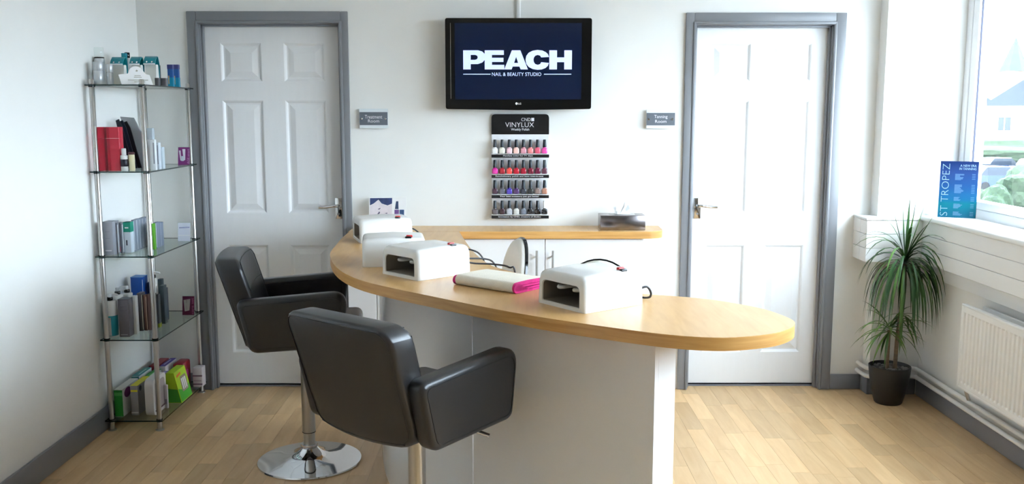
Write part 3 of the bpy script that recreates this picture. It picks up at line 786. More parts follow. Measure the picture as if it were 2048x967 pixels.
def rtext(nm, s, px0, py0, px1, py1, off=0.0, par=None, y=None):
    p, q = RP(px0, py1), RP(px1, py0)
    if y is not None: p.y = y
    text(nm, s, m_ink, par or rk, p, X_, Z_, q.x-p.x, q.z-p.z, .0004, off)
rtext('header_text', 'CND', 1042.5, 235.5, 1061.5, 242, -.004)
p, q = RP(1062.5, 242), RP(1068.3, 235.5); bobj('header_mark', m_ink, rk, (p.x, q.x, -.0048, -.004, p.z, q.z), r=.001)
rtext('header_text', 'VINYLUX', 1010.5, 244.5, 1068, 254, -.006)
rtext('header_text', 'Weekly Polish', 1022, 256.2, 1058.5, 262.3, .01)
rows = [('Flawless color for 7+ days', 1006, 1066), ('Revolutionary polish and base coat-in-one', 990.5, 1087.5), ('Your best accessory just got better', 999, 1079), ('Innovation by CND, creators of Shellac', 996, 1083)]
LEDGE_PY = (306.5, 347, 387, 427.5)
names = ('top', 'second', 'third', 'bottom')
COLS = [
 [('pure white', (240,240,238)), ('ivory', (232,228,212)), ('blush pink', (240,200,204)), ('pale peach', (236,190,178)), ('dusty rose', (214,150,160)), ('salmon pink', (232,138,138)), ('rose pink', (226,96,120)), ('hot pink', (236,84,170))],
 [('magenta', (214,40,150)), ('brick red', (176,40,52)), ('coral orange', (244,84,74)), ('crimson', (190,30,50)), ('ruby red', (164,24,46)), ('burgundy', (124,30,52)), ('plum', (112,34,60)), ('mauve brown', (104,60,76))],
 [('plum brown', (70,44,58)), ('slate grey', (92,88,98)), ('violet blue', (72,58,160)), ('deep purple', (78,48,98)), ('charcoal', (52,54,66)), ('blackish green', (48,50,48)), ('taupe', (140,120,112)), ('copper beige', (178,126,104))],
 [('grey brown', (92,82,84)), ('dark maroon', (60,36,44)), ('silver', (176,176,180)), ('pearl', (206,204,196)), ('steel grey', (110,114,122)), ('ink black', (34,34,40)), ('jet black', (20,20,24)), ('black with white cap', (28,28,30))]]
CPX = (989.8, 1004.2, 1018.6, 1032.5, 1046.8, 1061, 1075, 1089)
cap_bm = newbm(); lathe(cap_bm, [(0, .034), (.0098, .034), (.0102, .037), (.0078, .073), (.0068, .0745), (0, .0745)], seg=16)
bot_bm = newbm()
for r_ in ():
    pass
rbox(bot_bm, -.0155, .0155, -.0125, .0125, 0, .029, r=.006, seg=3); lathe(bot_bm, [(0, .028), (.010, .028), (.008, .0345), (0, .0345)], seg=14)
m_cap = M('black bottle cap', (26, 32, 40), .4); m_capw = M('white bottle cap', (240, 240, 240), .4)
cap0 = obj('cap', cap_bm, m_cap); capmesh = cap0.data; bpy.data.objects.remove(cap0)
capmeshw = capmesh.copy(); capmeshw.materials.clear(); capmeshw.materials.append(m_capw)
b0 = obj('bottle_glass', bot_bm, m_cap); botmesh = b0.data; bpy.data.objects.remove(b0)
for ri in range(4):
    zl = RP(1000, LEDGE_PY[ri]).z
    st = bobj('ledge', m_rack, rk, (0, PW, -.040, .001, zl-.003, zl), r=.0008, seg=1)
    zl2 = RP(1000, LEDGE_PY[ri]+7.6).z
    bobj('ledge_strip', m_hd, rk, (.0, PW, -.0435, -.0395, zl-.0205, zl-.0045))
    tx, u0, u1 = rows[ri]
    p, q = RP(u0, 0), RP(u1, 0)
    text('ledge_text', tx, m_ink, rk, (p.x, -.0437, zl-.0165), X_, Z_, q.x-p.x, .0095, .0003, .012)
    for ci in range(8):
        cname, rgb = COLS[ri][ci]
        x = ony(CPX[ci], LEDGE_PY[ri]-12, YP-.02).x
        nm = 'white cap on a ' if ri == 3 and ci == 7 else ''
        lab = ('black nail polish bottle with white cap on the %s ledge' % names[ri]) if nm else '%s nail polish bottle on the %s ledge of the rack' % (cname, names[ri])
        t = thing('nail_polish', lab, 'nail polish', (x, YP-.022, PZ0+zl), 0, 'nail polish bottles on the wall rack')
        bmesh_ = botmesh.copy(); bmesh_.materials.clear(); bmesh_.materials.append(M('polish ' + cname, rgb, .12, var=.05, coat=.5))
        o = bpy.data.objects.new('bottle', bmesh_); COL.objects.link(o); o.parent = t
        o = bpy.data.objects.new('cap', capmeshw if nm else capmesh); COL.objects.link(o); o.parent = t

# door signs
m_plate = M('slate grey sign plate', (98, 104, 112), .35)
for s, x0, x1, y0, y1, lab in (('Treatment\nRoom', 719, 775.5, 224, 250, 'grey door sign reading Treatment Room'), ('Tanning\nRoom', 1293.5, 1349.5, 225.5, 250.5, 'grey door sign reading Tanning Room')):
    a, b_ = ony(x0, y0, 5.02), ony(x1, y1, 5.02)
    t = thing('door_sign', lab, 'sign', (a.x, 5.02, b_.z)); w, h = b_.x-a.x, a.z-b_.z
    bobj('acrylic_backing', M('pale acrylic', (232, 238, 240), .1, coat=.5), t, (-.002, w+.002, .0, .005, -.017, h+.018), r=.001, seg=1)
    bobj('plate', m_plate, t, (0, w, -.002, 0, 0, h))
    tw2 = w*.62 if 'Treat' in s else w*.47
    l1, l2 = s.split('\n')
    text('sign_text', l1, m_ink, t, ((w-tw2)/2, -.0022, h*.50), X_, Z_, tw2, h*.28 if 'Treat' in s else h*.33, .0003)
    text('sign_text', l2, m_ink, t, (w*.5-w*.20, -.0022, h*.20), X_, Z_, w*.40, h*.24, .0003)
    for sx in (.012, w-.012):
        bm = newbm(); lathe(bm, [(0, -.018), (.0055, -.018), (.0055, .004), (.0035, .006), (0, .006)], seg=14)
        for v in bm.verts: v.co = Vector((sx+v.co.x, -.002-v.co.z, h*.5+v.co.y))
        obj('standoff_screw', bm, m_chrome, t)

# ================================================================== GLASS SHELF UNIT
SX0, SX1, SY0, SY1 = -1.920, -1.69, 4.365, 4.985
SZ = (.054, .452, .852, 1.25, 1.648)
su = thing('glass_shelf_unit', 'tall steel and glass shelf unit in the corner by the door', 'shelf unit', (SX0, SY0, 0))
for x in (0, SX1-SX0):
    for y in (0, SY1-SY0):
        bm = newbm(); lathe(bm, [(0, .004), (.0115, .004), (.0115, 1.668), (.009, 1.672), (0, 1.672)], x, y, 0, 16); post = obj('post', bm, m_steel, su)
        bm = newbm(); lathe(bm, [(0, 0), (.0205, 0), (.0205, .004), (.013, .008), (.013, .02), (0, .02)], x, y, 0, 20); obj('foot', bm, m_steel, su)
        for z in SZ:
            bm = newbm(); lathe(bm, [(.0113, -.011), (.0145, -.011), (.0145, .002), (.0113, .002)], x, y, z, 16); obj('collar', bm, m_black, post)
for z in SZ:
    bm = newbm(); g = .023
    box(bm, -g, SX1-SX0+g, -g, SY1-SY0+g, z-.006, z)
    for f in bm.faces: f.material_index = 0 if abs(f.normal.z if f.normal.length else 0) > .5 else 1
    bm.normal_update()
    for f in bm.faces: f.material_index = 0 if abs(f.normal.z) > .5 else 1
    obj('glass_shelf', bm, [m_shelfg, m_edgeg], su, smooth=False)

def col(rgb, rough=.45, **k): return M('pack %d %d %d' % rgb, rgb, rough, **k)
WHT, GRY, DGR = (232,232,230), (150,152,160), (96,94,100)
def pack(name, label, cat, zi, px0, px1, pyt, y0, dep, rgb, bands=(), group='packs on the glass shelves', rz=0.0, top=None, side=None, r=.0015, zrel=None, text_=None):
    """box pack: left/right/top photo pixels of its front at distance y0; bands = (z0, z1, rgb) printed bands in fractions of the height"""
    zs = SZ[zi]; pz_ = 200 if zi > 3 else 500
    A, B = ony(px0, pyt, y0), ony(px1, pyt, y0)
    w, h = B.x-A.x, A.z-zs
    if zrel: h = zrel
    t = thing(name, label, cat, (A.x, y0, zs), rz, group)
    bobj('carton', col(rgb), t, (0, w, 0, dep, 0, h), r=r)
    for z0, z1, c in bands: bobj('printed_band', col(c), t, (-.0006, w+.0006, -.0006, dep+.0006, z0*h, z1*h))
    if side: 
        for (u0, u1, z0, z1, c) in side: bobj('side_print', col(c), t, (w-.001, w+.0008, u0*dep, u1*dep, z0*h, z1*h))
    if top: bobj('top_flap', col(top), t, (-.0004, w+.0004, -.0004, dep+.0004, h-.002, h+.0006))
    if text_:
        for (fx0, fx1, fz0, fz1, c) in text_: bobj('front_print', col(c), t, (fx0*w, fx1*w, -.0008, .001, fz0*h, fz1*h))
    return t
def bottle(name, label, cat, x, y, zs, prof, mats, parts=('bottle', 'cap'), group='bottles on the glass shelves', nozzle=None):
    t = thing(name, label, cat, (x, y, zs), 0, group)
    for pn, pr, m in zip(parts, prof, mats):
        bm = newbm(); lathe(bm, pr, seg=20); obj(pn, bm, m, t, angle=45)
    if nozzle:
        z, ang = nozzle; ca, sa = math.cos(R(ang)), math.sin(R(ang))
        bm = newbm(); tube(bm, spline([(0, 0, z), (.012*ca, .012*sa, z+.002), (.03*ca, .03*sa, z-.001), (.036*ca, .036*sa, z-.006)], 4), .0045, 8); obj('nozzle', bm, M('white pump', (236, 236, 238), .35), t)
    return t
def cyl(r, z0, z1, e=.002): return [(0, z0), (r-e, z0), (r, z0+e), (r, z1-e), (r-e, z1), (0, z1)]
m_silv = M('silver bottle', (206, 210, 214), .25, .35); m_clear = M('milky clear plastic', (226, 226, 220), .15); m_teal = M('teal vinyl', (14, 130, 144), .3)
# --- top shelf
z = SZ[4]; G = 'toiletries on the top glass shelf'
def sx(px, y, py=160): return ony(px, py, y).x
x = sx(201, 4.49); bottle('spray_can', 'tall silver can with clear cap at the wall end of the top shelf', 'bottle', x, 4.49, z, [cyl(.0235, 0, .125), cyl(.0229, .125, .131), cyl(.0215, .131, .176)], [m_silv, m_black, m_acryl], ('can', 'ring', 'clear_cap'), G)
x = sx(198, 4.41); bottle('lotion_bottle', 'silver lotion bottle in front of the tall can, top shelf', 'bottle', x, 4.41, z, [cyl(.0235, 0, .065), cyl(.0243, .063, .105)], [m_silv, M('frosted silver', (196, 200, 204), .4, .5)], ('bottle', 'cap'), G)
x = sx(220, 4.42); bottle('serum_bottle', 'small slim silver bottle beside the teal pouches', 'bottle', x, 4.42, z, [cyl(.0155, 0, .058), cyl(.016, .056, .095)], [m_silv, M('frosted silver', (196, 200, 204), .4, .5)], ('bottle', 'cap'), G)
def pouch(label, px0, px1, pyt, y, rz=0):
    A, B = ony(px0, pyt, y), ony(px1, pyt, y); w, h = B.x-A.x, A.z-z
    t = thing('gift_pouch', label, 'pouch', (A.x, y, z), rz, 'teal flap gift pouches on the top shelf')
    bm = newbm(); prism(bm, rpoly([(0, 0), (.045, 0), (.036, h*.72), (.010, h*.72)], .005, 3), lambda u, v, w_: (w_, u, v), .003, w-.003); obj('pouch_body', bm, m_clear, t)
    bm = newbm(); pr = [(.046, h*.30), (.048, h*.75), (.034, h*.98), (.018, h), (.002, h*.90), (-.012, h*.74)]
    inn = [(u+(.003 if u < .03 else -.003), v-.003) for u, v in pr]
    prism(bm, pr + inn[::-1], lambda u, v, w_: (w_, u, v), 0, w); fl_ = obj('flap', bm, m_teal, t, angle=60)
    bobj('flap_edge', M('white piping', (236, 238, 238), .4), t, (0, w, -.0145, -.009, h*.70, h*.755), r=.002)
    for fx in (.28, .72):
        bm = newbm(); lathe(bm, [(0, 0), (.0045, 0), (.003, .003), (0, .003)], seg=10)
        for v in bm.verts: v.co = Vector((fx*w+v.co.x, -.0085-v.co.z, h*.80+v.co.y))
        obj('snap', bm, m_chrome, t)
pouch('teal flap gift pouch beside the slim silver bottle', 221, 246.5, 113.5, 4.475)
pouch('teal flap gift pouch behind the white tent card, next to the dark cap', 259.5, 280, 113, 4.53)
pouch('teal flap gift pouch standing next to the two blue packs', 287.5, 311, 112, 4.56)
x = sx(257, 4.64); bottle('tall_bottle', 'white bottle with a dark cap behind the teal pouches', 'bottle', x, 4.64, z, [cyl(.017, 0, .135), cyl(.0125, .134, .162)], [M('white bottle', WHT, .3), m_black], ('bottle', 'cap'), G)
pack('teal_carton', 'slim teal carton behind the teal pouches, top shelf', 'carton', 4, 242, 251, 106, 4.60, .02, (14, 130, 144), group=G)
# tent card
A, B = ony(252, 145, 4.40), ony(311, 168, 4.40); w = .135
tc = thing('tent_card', 'white tent card with round top on the top shelf', 'card', (sx(245.5, 4.385), 4.372, z), R(25), G)
bm = newbm(); prism(bm, rpoly([(0, 0), (w, 0), (w-.012, .045), (w*.78, .05), (w*.62, .082), (w*.44, .086), (w*.28, .075), (w*.22, .05), (-.012, .046)], [0, 0, .004, .01, .03, .03, .03, .01, .004], 4), lambda u, v, w_: (u, v*.28+w_, v), 0, .0012); obj('front_leaf', bm, m_card, tc)
bm = newbm(); prism(bm, [(0, 0), (w, 0), (w-.012, .045), (-.012, .046)], lambda u, v, w_: (u, .026-v*.28+w_, v), 0, .0012); obj('rear_leaf', bm, m_card, tc)
for zz, u0, u1 in ((.02, .2, .85), (.012, .4, .75), (.033, .4, .65), (.04, .42, .62)): bobj('printed_line', M('grey print', (170, 166, 150), .6), tc, (u0*w, u1*w, zz*.28-.0012, zz*.28+.0004, zz, zz+.003))
bm = newbm(); prism(bm, [(w*.46, .062), (w*.52, .060), (w*.54, .066), (w*.50, .07)], lambda u, v, w_: (u, v*.28+w_, v), -.0012, .0); obj('printed_mark', bm, M('grey print', (170, 166, 150), .6), tc)
pack('black_carton', 'slim black upright carton on the top shelf beside small grey cubes', 'carton', 4, 312, 318, 130, 4.625, .02, (52, 48, 50), group=G)
pack('grey_cube_carton', 'small dark grey cube carton touching the tent card', 'carton', 4, 309, 316.5, 155.5, 4.515, .025, (82, 80, 84), group=G)
pack('grey_cube_carton', 'small dark grey cube carton closer to the blue packs', 'carton', 4, 321, 331, 156, 4.62, .03, (92, 88, 92), group=G)
for px, lab in ((334, 'blue sunset-printed upright pack beside the grey cubes'), (345.5, 'blue sunset-printed upright pack beside the steel post')):
    t = pack('blue_pack', lab, 'carton', 4, px, px+10.2, 129, 4.74 if px < 340 else 4.80, .022, (34, 84, 150), bands=((0, .42, (0, 128, 160)), (.8, 1.0, (60, 62, 120))), text_=((.12, .34, .12, .50, (206, 170, 120)), (.16, .30, .3, .42, (236, 220, 150))), group=G)
# --- second shelf
z = SZ[3]; G = 'goods on the second glass shelf'
def red_box(label, px0, px1, y, seam):
    A, B = ony(px0, 254, y), ony(px1, 254, y); w, h = B.x-A.x, A.z-z
    t = thing('red_gift_box', label, 'box', (A.x, y, z), 0, 'red upright boxes')
    bm = newbm(); prism(bm, rpoly([(0, .012), (w*.3, 0), (w, 0), (w, .05), (0, .05)], [.01, .012, .006, .006, .006], 4), lambda u, v, w_: (u, v, w_), 0, h*.74); obj('box', bm, col((196, 22, 52), .35), t)
    bm = newbm(); prism(bm, rpoly([(0, .012), (w*.3, 0), (w, 0), (w, .05), (0, .05)], [.01, .012, .006, .006, .006], 4), lambda u, v, w_: (u, v, w_), h*.743, h); obj('lid', bm, col((200, 24, 54), .35), t)
    if seam: bobj('pale_line', col((240, 190, 190)), t, (.002, w-.002, -.0008, .002, h*.738, h*.746))
red_box('tall red box next to the wall-side steel post', 188.5, 207, 4.43, False)
red_box('tall red box with a pale line near its lid', 209, 237, 4.41, True)
x = sx(248.5, 4.41, 320); bottle('small_bottle', 'small white bottle with black label beside the red boxes', 'bottle', x, 4.41, z, [cyl(.0165, 0, .072), cyl(.0168, .018, .055), cyl(.0105, .072, .104)], [M('white bottle', WHT, .3), M('black label', (36, 34, 48), .4), M('white bottle', WHT, .3)], ('bottle', 'label_band', 'cap'), G)
x = sx(263.5, 4.42, 320); bottle('cream_tube', 'short cream tube with brown cap on the second shelf', 'tube', x, 4.42, z, [cyl(.014, 0, .075), cyl(.0145, .075, .086)], [M('cream tube', (226, 216, 176), .35), M('brown cap', (92, 50, 54), .4)], ('tube', 'cap'), G)
def leaflet(label, px0, px1, pyt, y, lean_, rgb, th=.006):
    A, B = ony(px0, pyt, y), ony(px1, pyt, y); w, h = B.x-A.x, A.z-z
    t = thing('leaflet', label, 'leaflet', (A.x, y, z), 0, 'dark leaflets leaning on the second shelf')
    bm = newbm(); prism(bm, [(lean_, 0), (lean_+w*.8, 0), (w*.8, h*.86), (w*.42, h), (0, h*.97)], lambda u, v, w_: (u, w_, v), 0, th); obj('sheet', bm, col(rgb, .3), t, smooth=False)
leaflet('black leaflet leaning behind the red box with the pale line', 231, 246, 238, 4.58, .045, (18, 22, 34))
leaflet('navy-black leaflet leaning in the middle of the leaflet fan', 238, 254, 240, 4.60, .045, (30, 38, 54))
leaflet('black leaflet leaning against the grey holder', 246, 263, 242, 4.62, .045, (14, 16, 24))
t = thing('leaflet_holder', 'smoky grey leaflet holder leaning behind the steel post', 'holder', (sx(248, 4.66, 300), 4.66, z), 0, G)
bm = newbm(); prism(bm, [(.055, 0), (.105, 0), (.10, .15), (.055, .245), (-.01, .25)], lambda u, v, w_: (u, w_, v), 0, .010); obj('back_sheet', bm, M('smoky plastic', (150, 152, 154), .25), t, smooth=False)
bm = newbm(); prism(bm, [(.05, 0), (.11, 0), (.11, .05), (.045, .05)], lambda u, v, w_: (u, w_, v), -.03, -.027); obj('front_lip', bm, M('smoky plastic', (150, 152, 154), .25), t, smooth=False)
pack('silver_carton', 'silver square-topped carton just behind the corner post', 'carton', 3, 292.5, 304, 256, 4.56, .03, (176, 188, 196), bands=((0, .72, (222, 226, 230)),), group=G)
pack('white_carton', 'tall white carton with vertical print beside the corner post', 'carton', 3, 298, 309, 279, 4.47, .022, (226, 230, 234), text_=((.62, .86, .2, .9, (150, 150, 158)),), group=G)
pack('white_carton', 'mid-height white carton in the row of three', 'carton', 3, 310, 316.5, 285, 4.50, .03, (206, 214, 222), text_=((.5, .8, .2, .9, (150, 156, 166)),), group=G)
pack('white_carton', 'shortest white carton at the end of the row of three', 'carton', 3, 317.5, 324.5, 294, 4.53, .03, (190, 202, 210), group=G)
def stand_card(label, zi, px0, py0, px1, py1, y, rgb, prints, rz=0.0, txt=None):
    A, B = ony(px0, py0, y), ony(px1, py1, y); w = B.x-A.x; h = A.z-SZ[zi]
    t = thing('display_card', label, 'card', (A.x, y, SZ[zi]), rz, 'display cards on the glass shelves')
    bm = newbm(); prism(bm, [(0, 0), (w, 0), (w, h), (0, h)], lambda u, v, w_: (u, w_+v*.15, v), 0, .002); obj('card', bm, col(rgb), t, smooth=False)
    bm = newbm(); prism(bm, [(-.003, 0), (w+.003, 0), (w+.003, h+.004), (-.003, h+.004)], lambda u, v, w_: (u, w_+v*.15, v), .003, .0045); obj('acrylic_back', bm, m_acryl, t, smooth=False)
    bm = newbm(); prism(bm, [(0, 0), (w, 0), (w, .002), (0, .002)], lambda u, v, w_: (u, w_, v), 0, .04); obj('acrylic_foot', bm, m_acryl, t, smooth=False)
    for pts, c in prints:
        bm = newbm(); prism(bm, pts, lambda u, v, w_: (u*w, w_+v*h*.15, v*h), -.0008, .0004); obj('print', bm, col(c), t, smooth=False)
    if txt:
        s, c = txt
        text('print_text', s, col(c), t, (w*.98, -.0008 , h*.06), (0, .13, 1), (-1, 0, 0), h*.86, w*.18, .0006)
    return t
stand_card('purple card picturing white tubes, upper of two on the shelves', 3, 354.5, 294.5, 379, 326, 4.90, (122, 34, 112), [([(.06,.82),(.22,.82),(.28,.25),(.2,.25)], (222,214,224)), ([(.36,.9),(.62,.9),(.62,.28),(.5,.25)], (226,222,230)), ([(.28,.5),(.5,.5),(.5,.22),(.28,.22)], (206,214,226))], txt=('AGE smart', (214, 170, 210)))
# --- third shelf
z = SZ[2]; G = 'grey cartons on the third glass shelf'
pack('grey_carton', 'wide light grey carton at the wall end of the third shelf', 'carton', 2, 203.5, 224, 443.5, 4.385, .075, GRY, text_=((.2, .8, .12, .15, (210, 210, 214)), (.25, .7, .7, .71, (120, 122, 132)), (.25, .7, .5, .51, (120, 122, 132))), group=G)
pack('grey_carton', 'narrow grey carton tucked beside the wide light grey one', 'carton', 2, 230.8, 234.2, 446, 4.42, .055, (128, 130, 140), side=((.0, .08, .05, .95, (220, 222, 226)), (.3, .8, .06, .22, (206, 110, 130))), group=G)
pack('grey_carton', 'narrow grey carton touching the green and white pack', 'carton', 2, 238.5, 244, 446, 4.44, .055, (122, 126, 138), side=((.0, .08, .05, .95, (224, 226, 230)),), group=G)
pack('green_white_pack', 'white pack with green square top, third shelf', 'carton', 2, 246, 259.5, 444, 4.45, .04, (206, 216, 226), bands=((.68, 1.0, (0, 138, 114)),), text_=((.2, .75, .8, .84, (230, 240, 238)), (.3, .5, .25, .42, (60, 66, 80))), group=G)
gp = ((262, 266.5, 440, 4.49), (268, 272.5, 438, 4.53), (274, 278.5, 437, 4.57), (280, 284.5, 435, 4.61), (286, 290.5, 434, 4.65))
gl = ('just after the green and white pack', 'second after the green and white pack', 'third after the green and white pack', 'fourth after the green and white pack', 'half hidden by the corner post, tallest of the row')
for (a_, b2, t_, yy), l_ in zip(gp, gl):
    pack('grey_carton', 'narrow grey carton ' + l_, 'carton', 2, a_, b2, t_, yy, .038, (128, 136, 150), side=((.0, .10, .05, .97, (214, 220, 228)),), top=(108, 116, 128), group=G)
pack('green_carton', 'slim bright green carton just past the corner post', 'carton', 2, 301.5, 306, 447, 4.56, .03, (84, 156, 28), group=G)
for a_, b2, yy, l_ in ((306.5, 311, 4.60, 'touching the green carton'), (311.5, 315.5, 4.64, 'between two like it past the post'), (316, 320.5, 4.68, 'at the open end of the row past the post')):
    pack('grey_carton', 'slim grey carton ' + l_, 'carton', 2, a_, b2, 444.5, yy, .04, (116, 126, 144), side=((.0, .12, .05, .97, (206, 214, 222)),), group=G)
stand_card('white display card with faint lettering on the third shelf', 2, 354, 446, 380.5, 489, 4.87, (226, 230, 244), [([(.02,.30),(.98,.30),(.98,.34),(.02,.34)], (244,246,250)), ([(.1,.70),(.95,.73),(.95,.79),(.1,.77)], (150,156,190))])
# --- fourth shelf
z = SZ[1]; G = 'hair and body care on the fourth glass shelf'
m_pumpw = M('white pump', (236, 236, 238), .35); m_wb = M('white bottle', WHT, .3)
def pump(label, px, y, r, h, teal, ang):
    x = sx(px, y, 620)
    body = cyl(r, 0, h, .005)
    prof = [body, cyl(.0135, h-.001, h+.016), cyl(.009, h+.016, h+.034)]; mats = [m_wb, m_black, m_pumpw]; parts = ['bottle', 'pump_collar', 'pump_head']
    if teal: prof.append(cyl(r+.0005, .004, h*.60)); mats.append(M('teal label', (20, 140, 156), .4)); parts.append('teal_label')
    t = bottle('pump_bottle', label, 'bottle', x, y, z, prof, mats, parts, 'white pump bottles on the fourth shelf', (h+.028, ang))
    if teal:
        bobj('white_label', m_wb, t, (-.010, .012, -r-.0012, -r+.003, .008, h*.55))
pump('white pump bottle with teal lower label', 221, 4.42, .031, .175, True, 20)
pump('white pump bottle standing against the wall behind the teal-labelled one', 237, 4.52, .027, .185, False, 0)
pump('white pump bottle rising behind the dark grey carton', 256, 4.605, .026, .178, False, 190)
pump('white pump bottle showing beyond the corner post', 309.5, 4.70, .02, .235, False, 0)
pack('dark_grey_carton', 'large dark grey carton beside the teal-labelled pump bottle', 'carton', 1, 235, 255.5, 598.5, 4.40, .056, (104, 100, 108), text_=((.15, .8, .05, .07, (180, 180, 184)), (.2, .8, .8, .81, (80, 78, 86)), (.2, .8, .7, .71, (80, 78, 86))), top=(70, 68, 74), group=G)
pack('white_carton', 'tall white carton between the dark grey cartons, fourth shelf', 'carton', 1, 262, 270.5, 592, 4.46, .03, (226, 228, 230), text_=((.02, .12, .03, .97, (120, 120, 126)),), group=G)
pack('dark_grey_carton', 'narrow dark grey carton between white and brown cartons', 'carton', 1, 273, 282.5, 586, 4.52, .05, (92, 88, 94), side=((.0, .10, .04, .96, (206, 200, 178)),), group=G)
pack('brown_carton', 'slim brown carton in front of the corner post', 'carton', 1, 285.5, 291, 590, 4.53, .03, (112, 78, 66), side=((.0, .12, .04, .96, (196, 172, 150)),), group=G)
pack('brown_carton', 'slim mauve-brown carton touching the corner post', 'carton', 1, 293.5, 299, 588, 4.54, .03, (120, 94, 90), group=G)
pack('blue_box', 'bright blue box rising behind the grey cartons', 'carton', 1, 260.5, 284, 554, 4.66, .07, (18, 82, 170), top=(70, 130, 200), side=((.0, .05, .05, .95, (210, 220, 235)),), group=G)
pack('navy_carton', 'narrow navy carton between the blue box and the corner post', 'carton', 1, 292.5, 298, 565, 4.70, .03, (28, 52, 92), group=G)
for a_, b2, t_, yy, dep, c, l_ in ((305.5, 309, 587, 4.56, .025, (84, 88, 96), 'slim dark carton nearest the corner post'), (310.5, 316, 589, 4.60, .03, (78, 84, 92), 'short dark carton with a lime foot'), (318, 327, 571, 4.68, .04, (70, 82, 90), 'square-shouldered dark carton at the row end'), (327.5, 331.5, 576, 4.76, .03, (74, 80, 92), 'thin dark carton hiding behind the row end'), (315, 323, 558, 4.80, .03, (66, 78, 84), 'tallest dark carton by the white pump')):
    pack('dark_carton', l_ + ', fourth shelf', 'carton', 1, a_, b2, t_, yy, dep, c, bands=(((0, .12, (150, 160, 40)),) if 'lime' in l_ else ()), group=G)
stand_card('dark plum card picturing a bottle, lower of two on the shelves', 1, 363, 593, 388, 624, 4.89, (96, 14, 62), [([(.1,.8),(.66,.86),(.6,.25),(.2,.2)], (190,186,180)), ([(.3,.66),(.4,.66),(.46,.28),(.26,.28)], (120,110,116)), ([(.33,.8),(.39,.8),(.39,.66),(.33,.66)], (96,30,60))], txt=('care set', (190, 110, 150)))
# --- bottom shelf
z = SZ[0]; G = 'boxed products on the bottom glass shelf'
def slab(name, label, px0, px1, pyt, y0, dep, rgb, front=None, sidec=None, topc=None, r=.003, rz=0, lean=0.0, extra=()):
    A, B = ony(px0, pyt, y0), ony(px1, pyt, y0); w, h = B.x-A.x, A.z-z
    t = thing(name, label, 'box', (A.x, y0, z), R(rz), G)
    bobj('carton', col(rgb), t, (0, w, 0, dep, 0, h), r=r)
    if front: bobj('front_print', col(front), t, (.001, w-.001, -.0008, .002, .002, h-.002))
    if sidec: bobj('side_print', col(sidec), t, (w-.002, w+.0008, .002, dep-.002, .002, h-.002))
    if topc: bobj('top_print', col(topc), t, (.001, w-.001, .002, dep-.002, h-.002, h+.0008))
    for (f, u0, u1, v0, v1, c) in extra:
        if f == 'f': bobj('front_print', col(c), t, (u0*w, u1*w, -.0014, .001, v0*h, v1*h))
        elif f == 't': bobj('top_print', col(c), t, (u0*w, u1*w, v0*dep, v1*dep, h-.001, h+.0014))
        elif f == 's':
            bm = newbm(); lathe(bm, [(0, 0), (.5, 0), (.5, 1), (0, 1)], seg=20)
            for v in bm.verts: v.co = Vector((w-.001+.0024*v.co.z, (u0+u1)/2*dep+v.co.x*(u1-u0)*dep, (v0+v1)/2*h+v.co.y*(v1-v0)*h))
            obj('side_badge', bm, col(c), t)
    return t
slab('wax_kit_box', 'green and white box with purple badge by the wall-side post', 227, 244.5, 779, 4.40, .20, (226, 226, 224), front=(32, 140, 46), topc=(228, 228, 224), extra=(('s', .10, .50, .62, .98, (126, 40, 112)), ('f', .05, .95, .78, .9, (80, 170, 80))))
slab('wax_kit_box', 'grey box with yellow top beside the green and white box', 259.5, 275, 771, 4.42, .17, (150, 146, 146), topc=(214, 206, 26), extra=(('f', .1, .95, .80, .86, (226, 214, 40)), ('f', .05, .95, .08, .12, (190, 186, 186)), ('s', .10, .26, .78, .96, (60, 66, 76))))
# white rounded case
A, B = ony(288, 760, 4.40), ony(305, 760, 4.40); w, h = B.x-A.x, A.z-z
t = thing('rounded_case', 'white rounded case behind the corner post, bottom shelf', 'case', (A.x, 4.40, z), 0, G)
bm = newbm(); prism(bm, rpoly([(0, 0), (.17, 0), (.17, h), (0, h)], .035, 6), lambda u, v, w_: (w_, u, v), 0, w); obj('case', bm, col((226, 222, 222)), t)
bm = newbm(); prism(bm, rpoly([(.02, .018), (.15, .018), (.15, h-.02), (.02, h-.02)], .025, 6), lambda u, v, w_: (w_, u, v), w-.001, w+.001); obj('side_panel', bm, col((170, 158, 158)), t)
bobj('dark_line', col((90, 50, 62)), t, (w-.0005, w+.0016, .02, .15, .018, .026))
slab('upright_box', 'teal-topped box at the wall behind the green box', 262, 278, 752, 4.62, .17, (196, 200, 200), front=(20, 120, 124), topc=(14, 124, 124), extra=(('t', .55, .7, .2, .8, (150, 200, 200)),))
slab('upright_box', 'green-topped box beside the teal-topped one', 284.5, 299, 755, 4.60, .17, (190, 196, 196), front=(60, 140, 60), topc=(40, 142, 44), extra=(('t', .6, .75, .2, .8, (180, 220, 180)),))
slab('upright_box', 'lilac-topped box past the corner post', 311, 323, 755, 4.62, .13, (186, 184, 188), topc=(118, 112, 190), extra=(('t', .3, .5, .2, .8, (200, 200, 240)),))
slab('upright_box', 'maroon-topped box deep on the bottom shelf beside the wall', 297, 315, 732, 4.80, .17, (120, 30, 44), topc=(128, 30, 44))
slab('upright_box', 'dark purple-topped box deep on the bottom shelf', 318.5, 330.5, 732, 4.80, .17, (196, 192, 196), topc=(62, 44, 140), extra=(('t', .35, .5, .2, .8, (190, 186, 220)),))
slab('red_tub', 'dark red round-cornered box behind the lime box', 344, 366, 727, 4.84, .12, (136, 28, 44), r=.012, extra=(('s', .2, .7, .35, .7, (186, 60, 130)),))
slab('small_box', 'small white leaflet box under the lime green box', 327.5, 334, 769, 4.53, .012, (196, 188, 188), rz=-8, extra=(('f', .1, .9, .2, .4, (150, 140, 150)),))
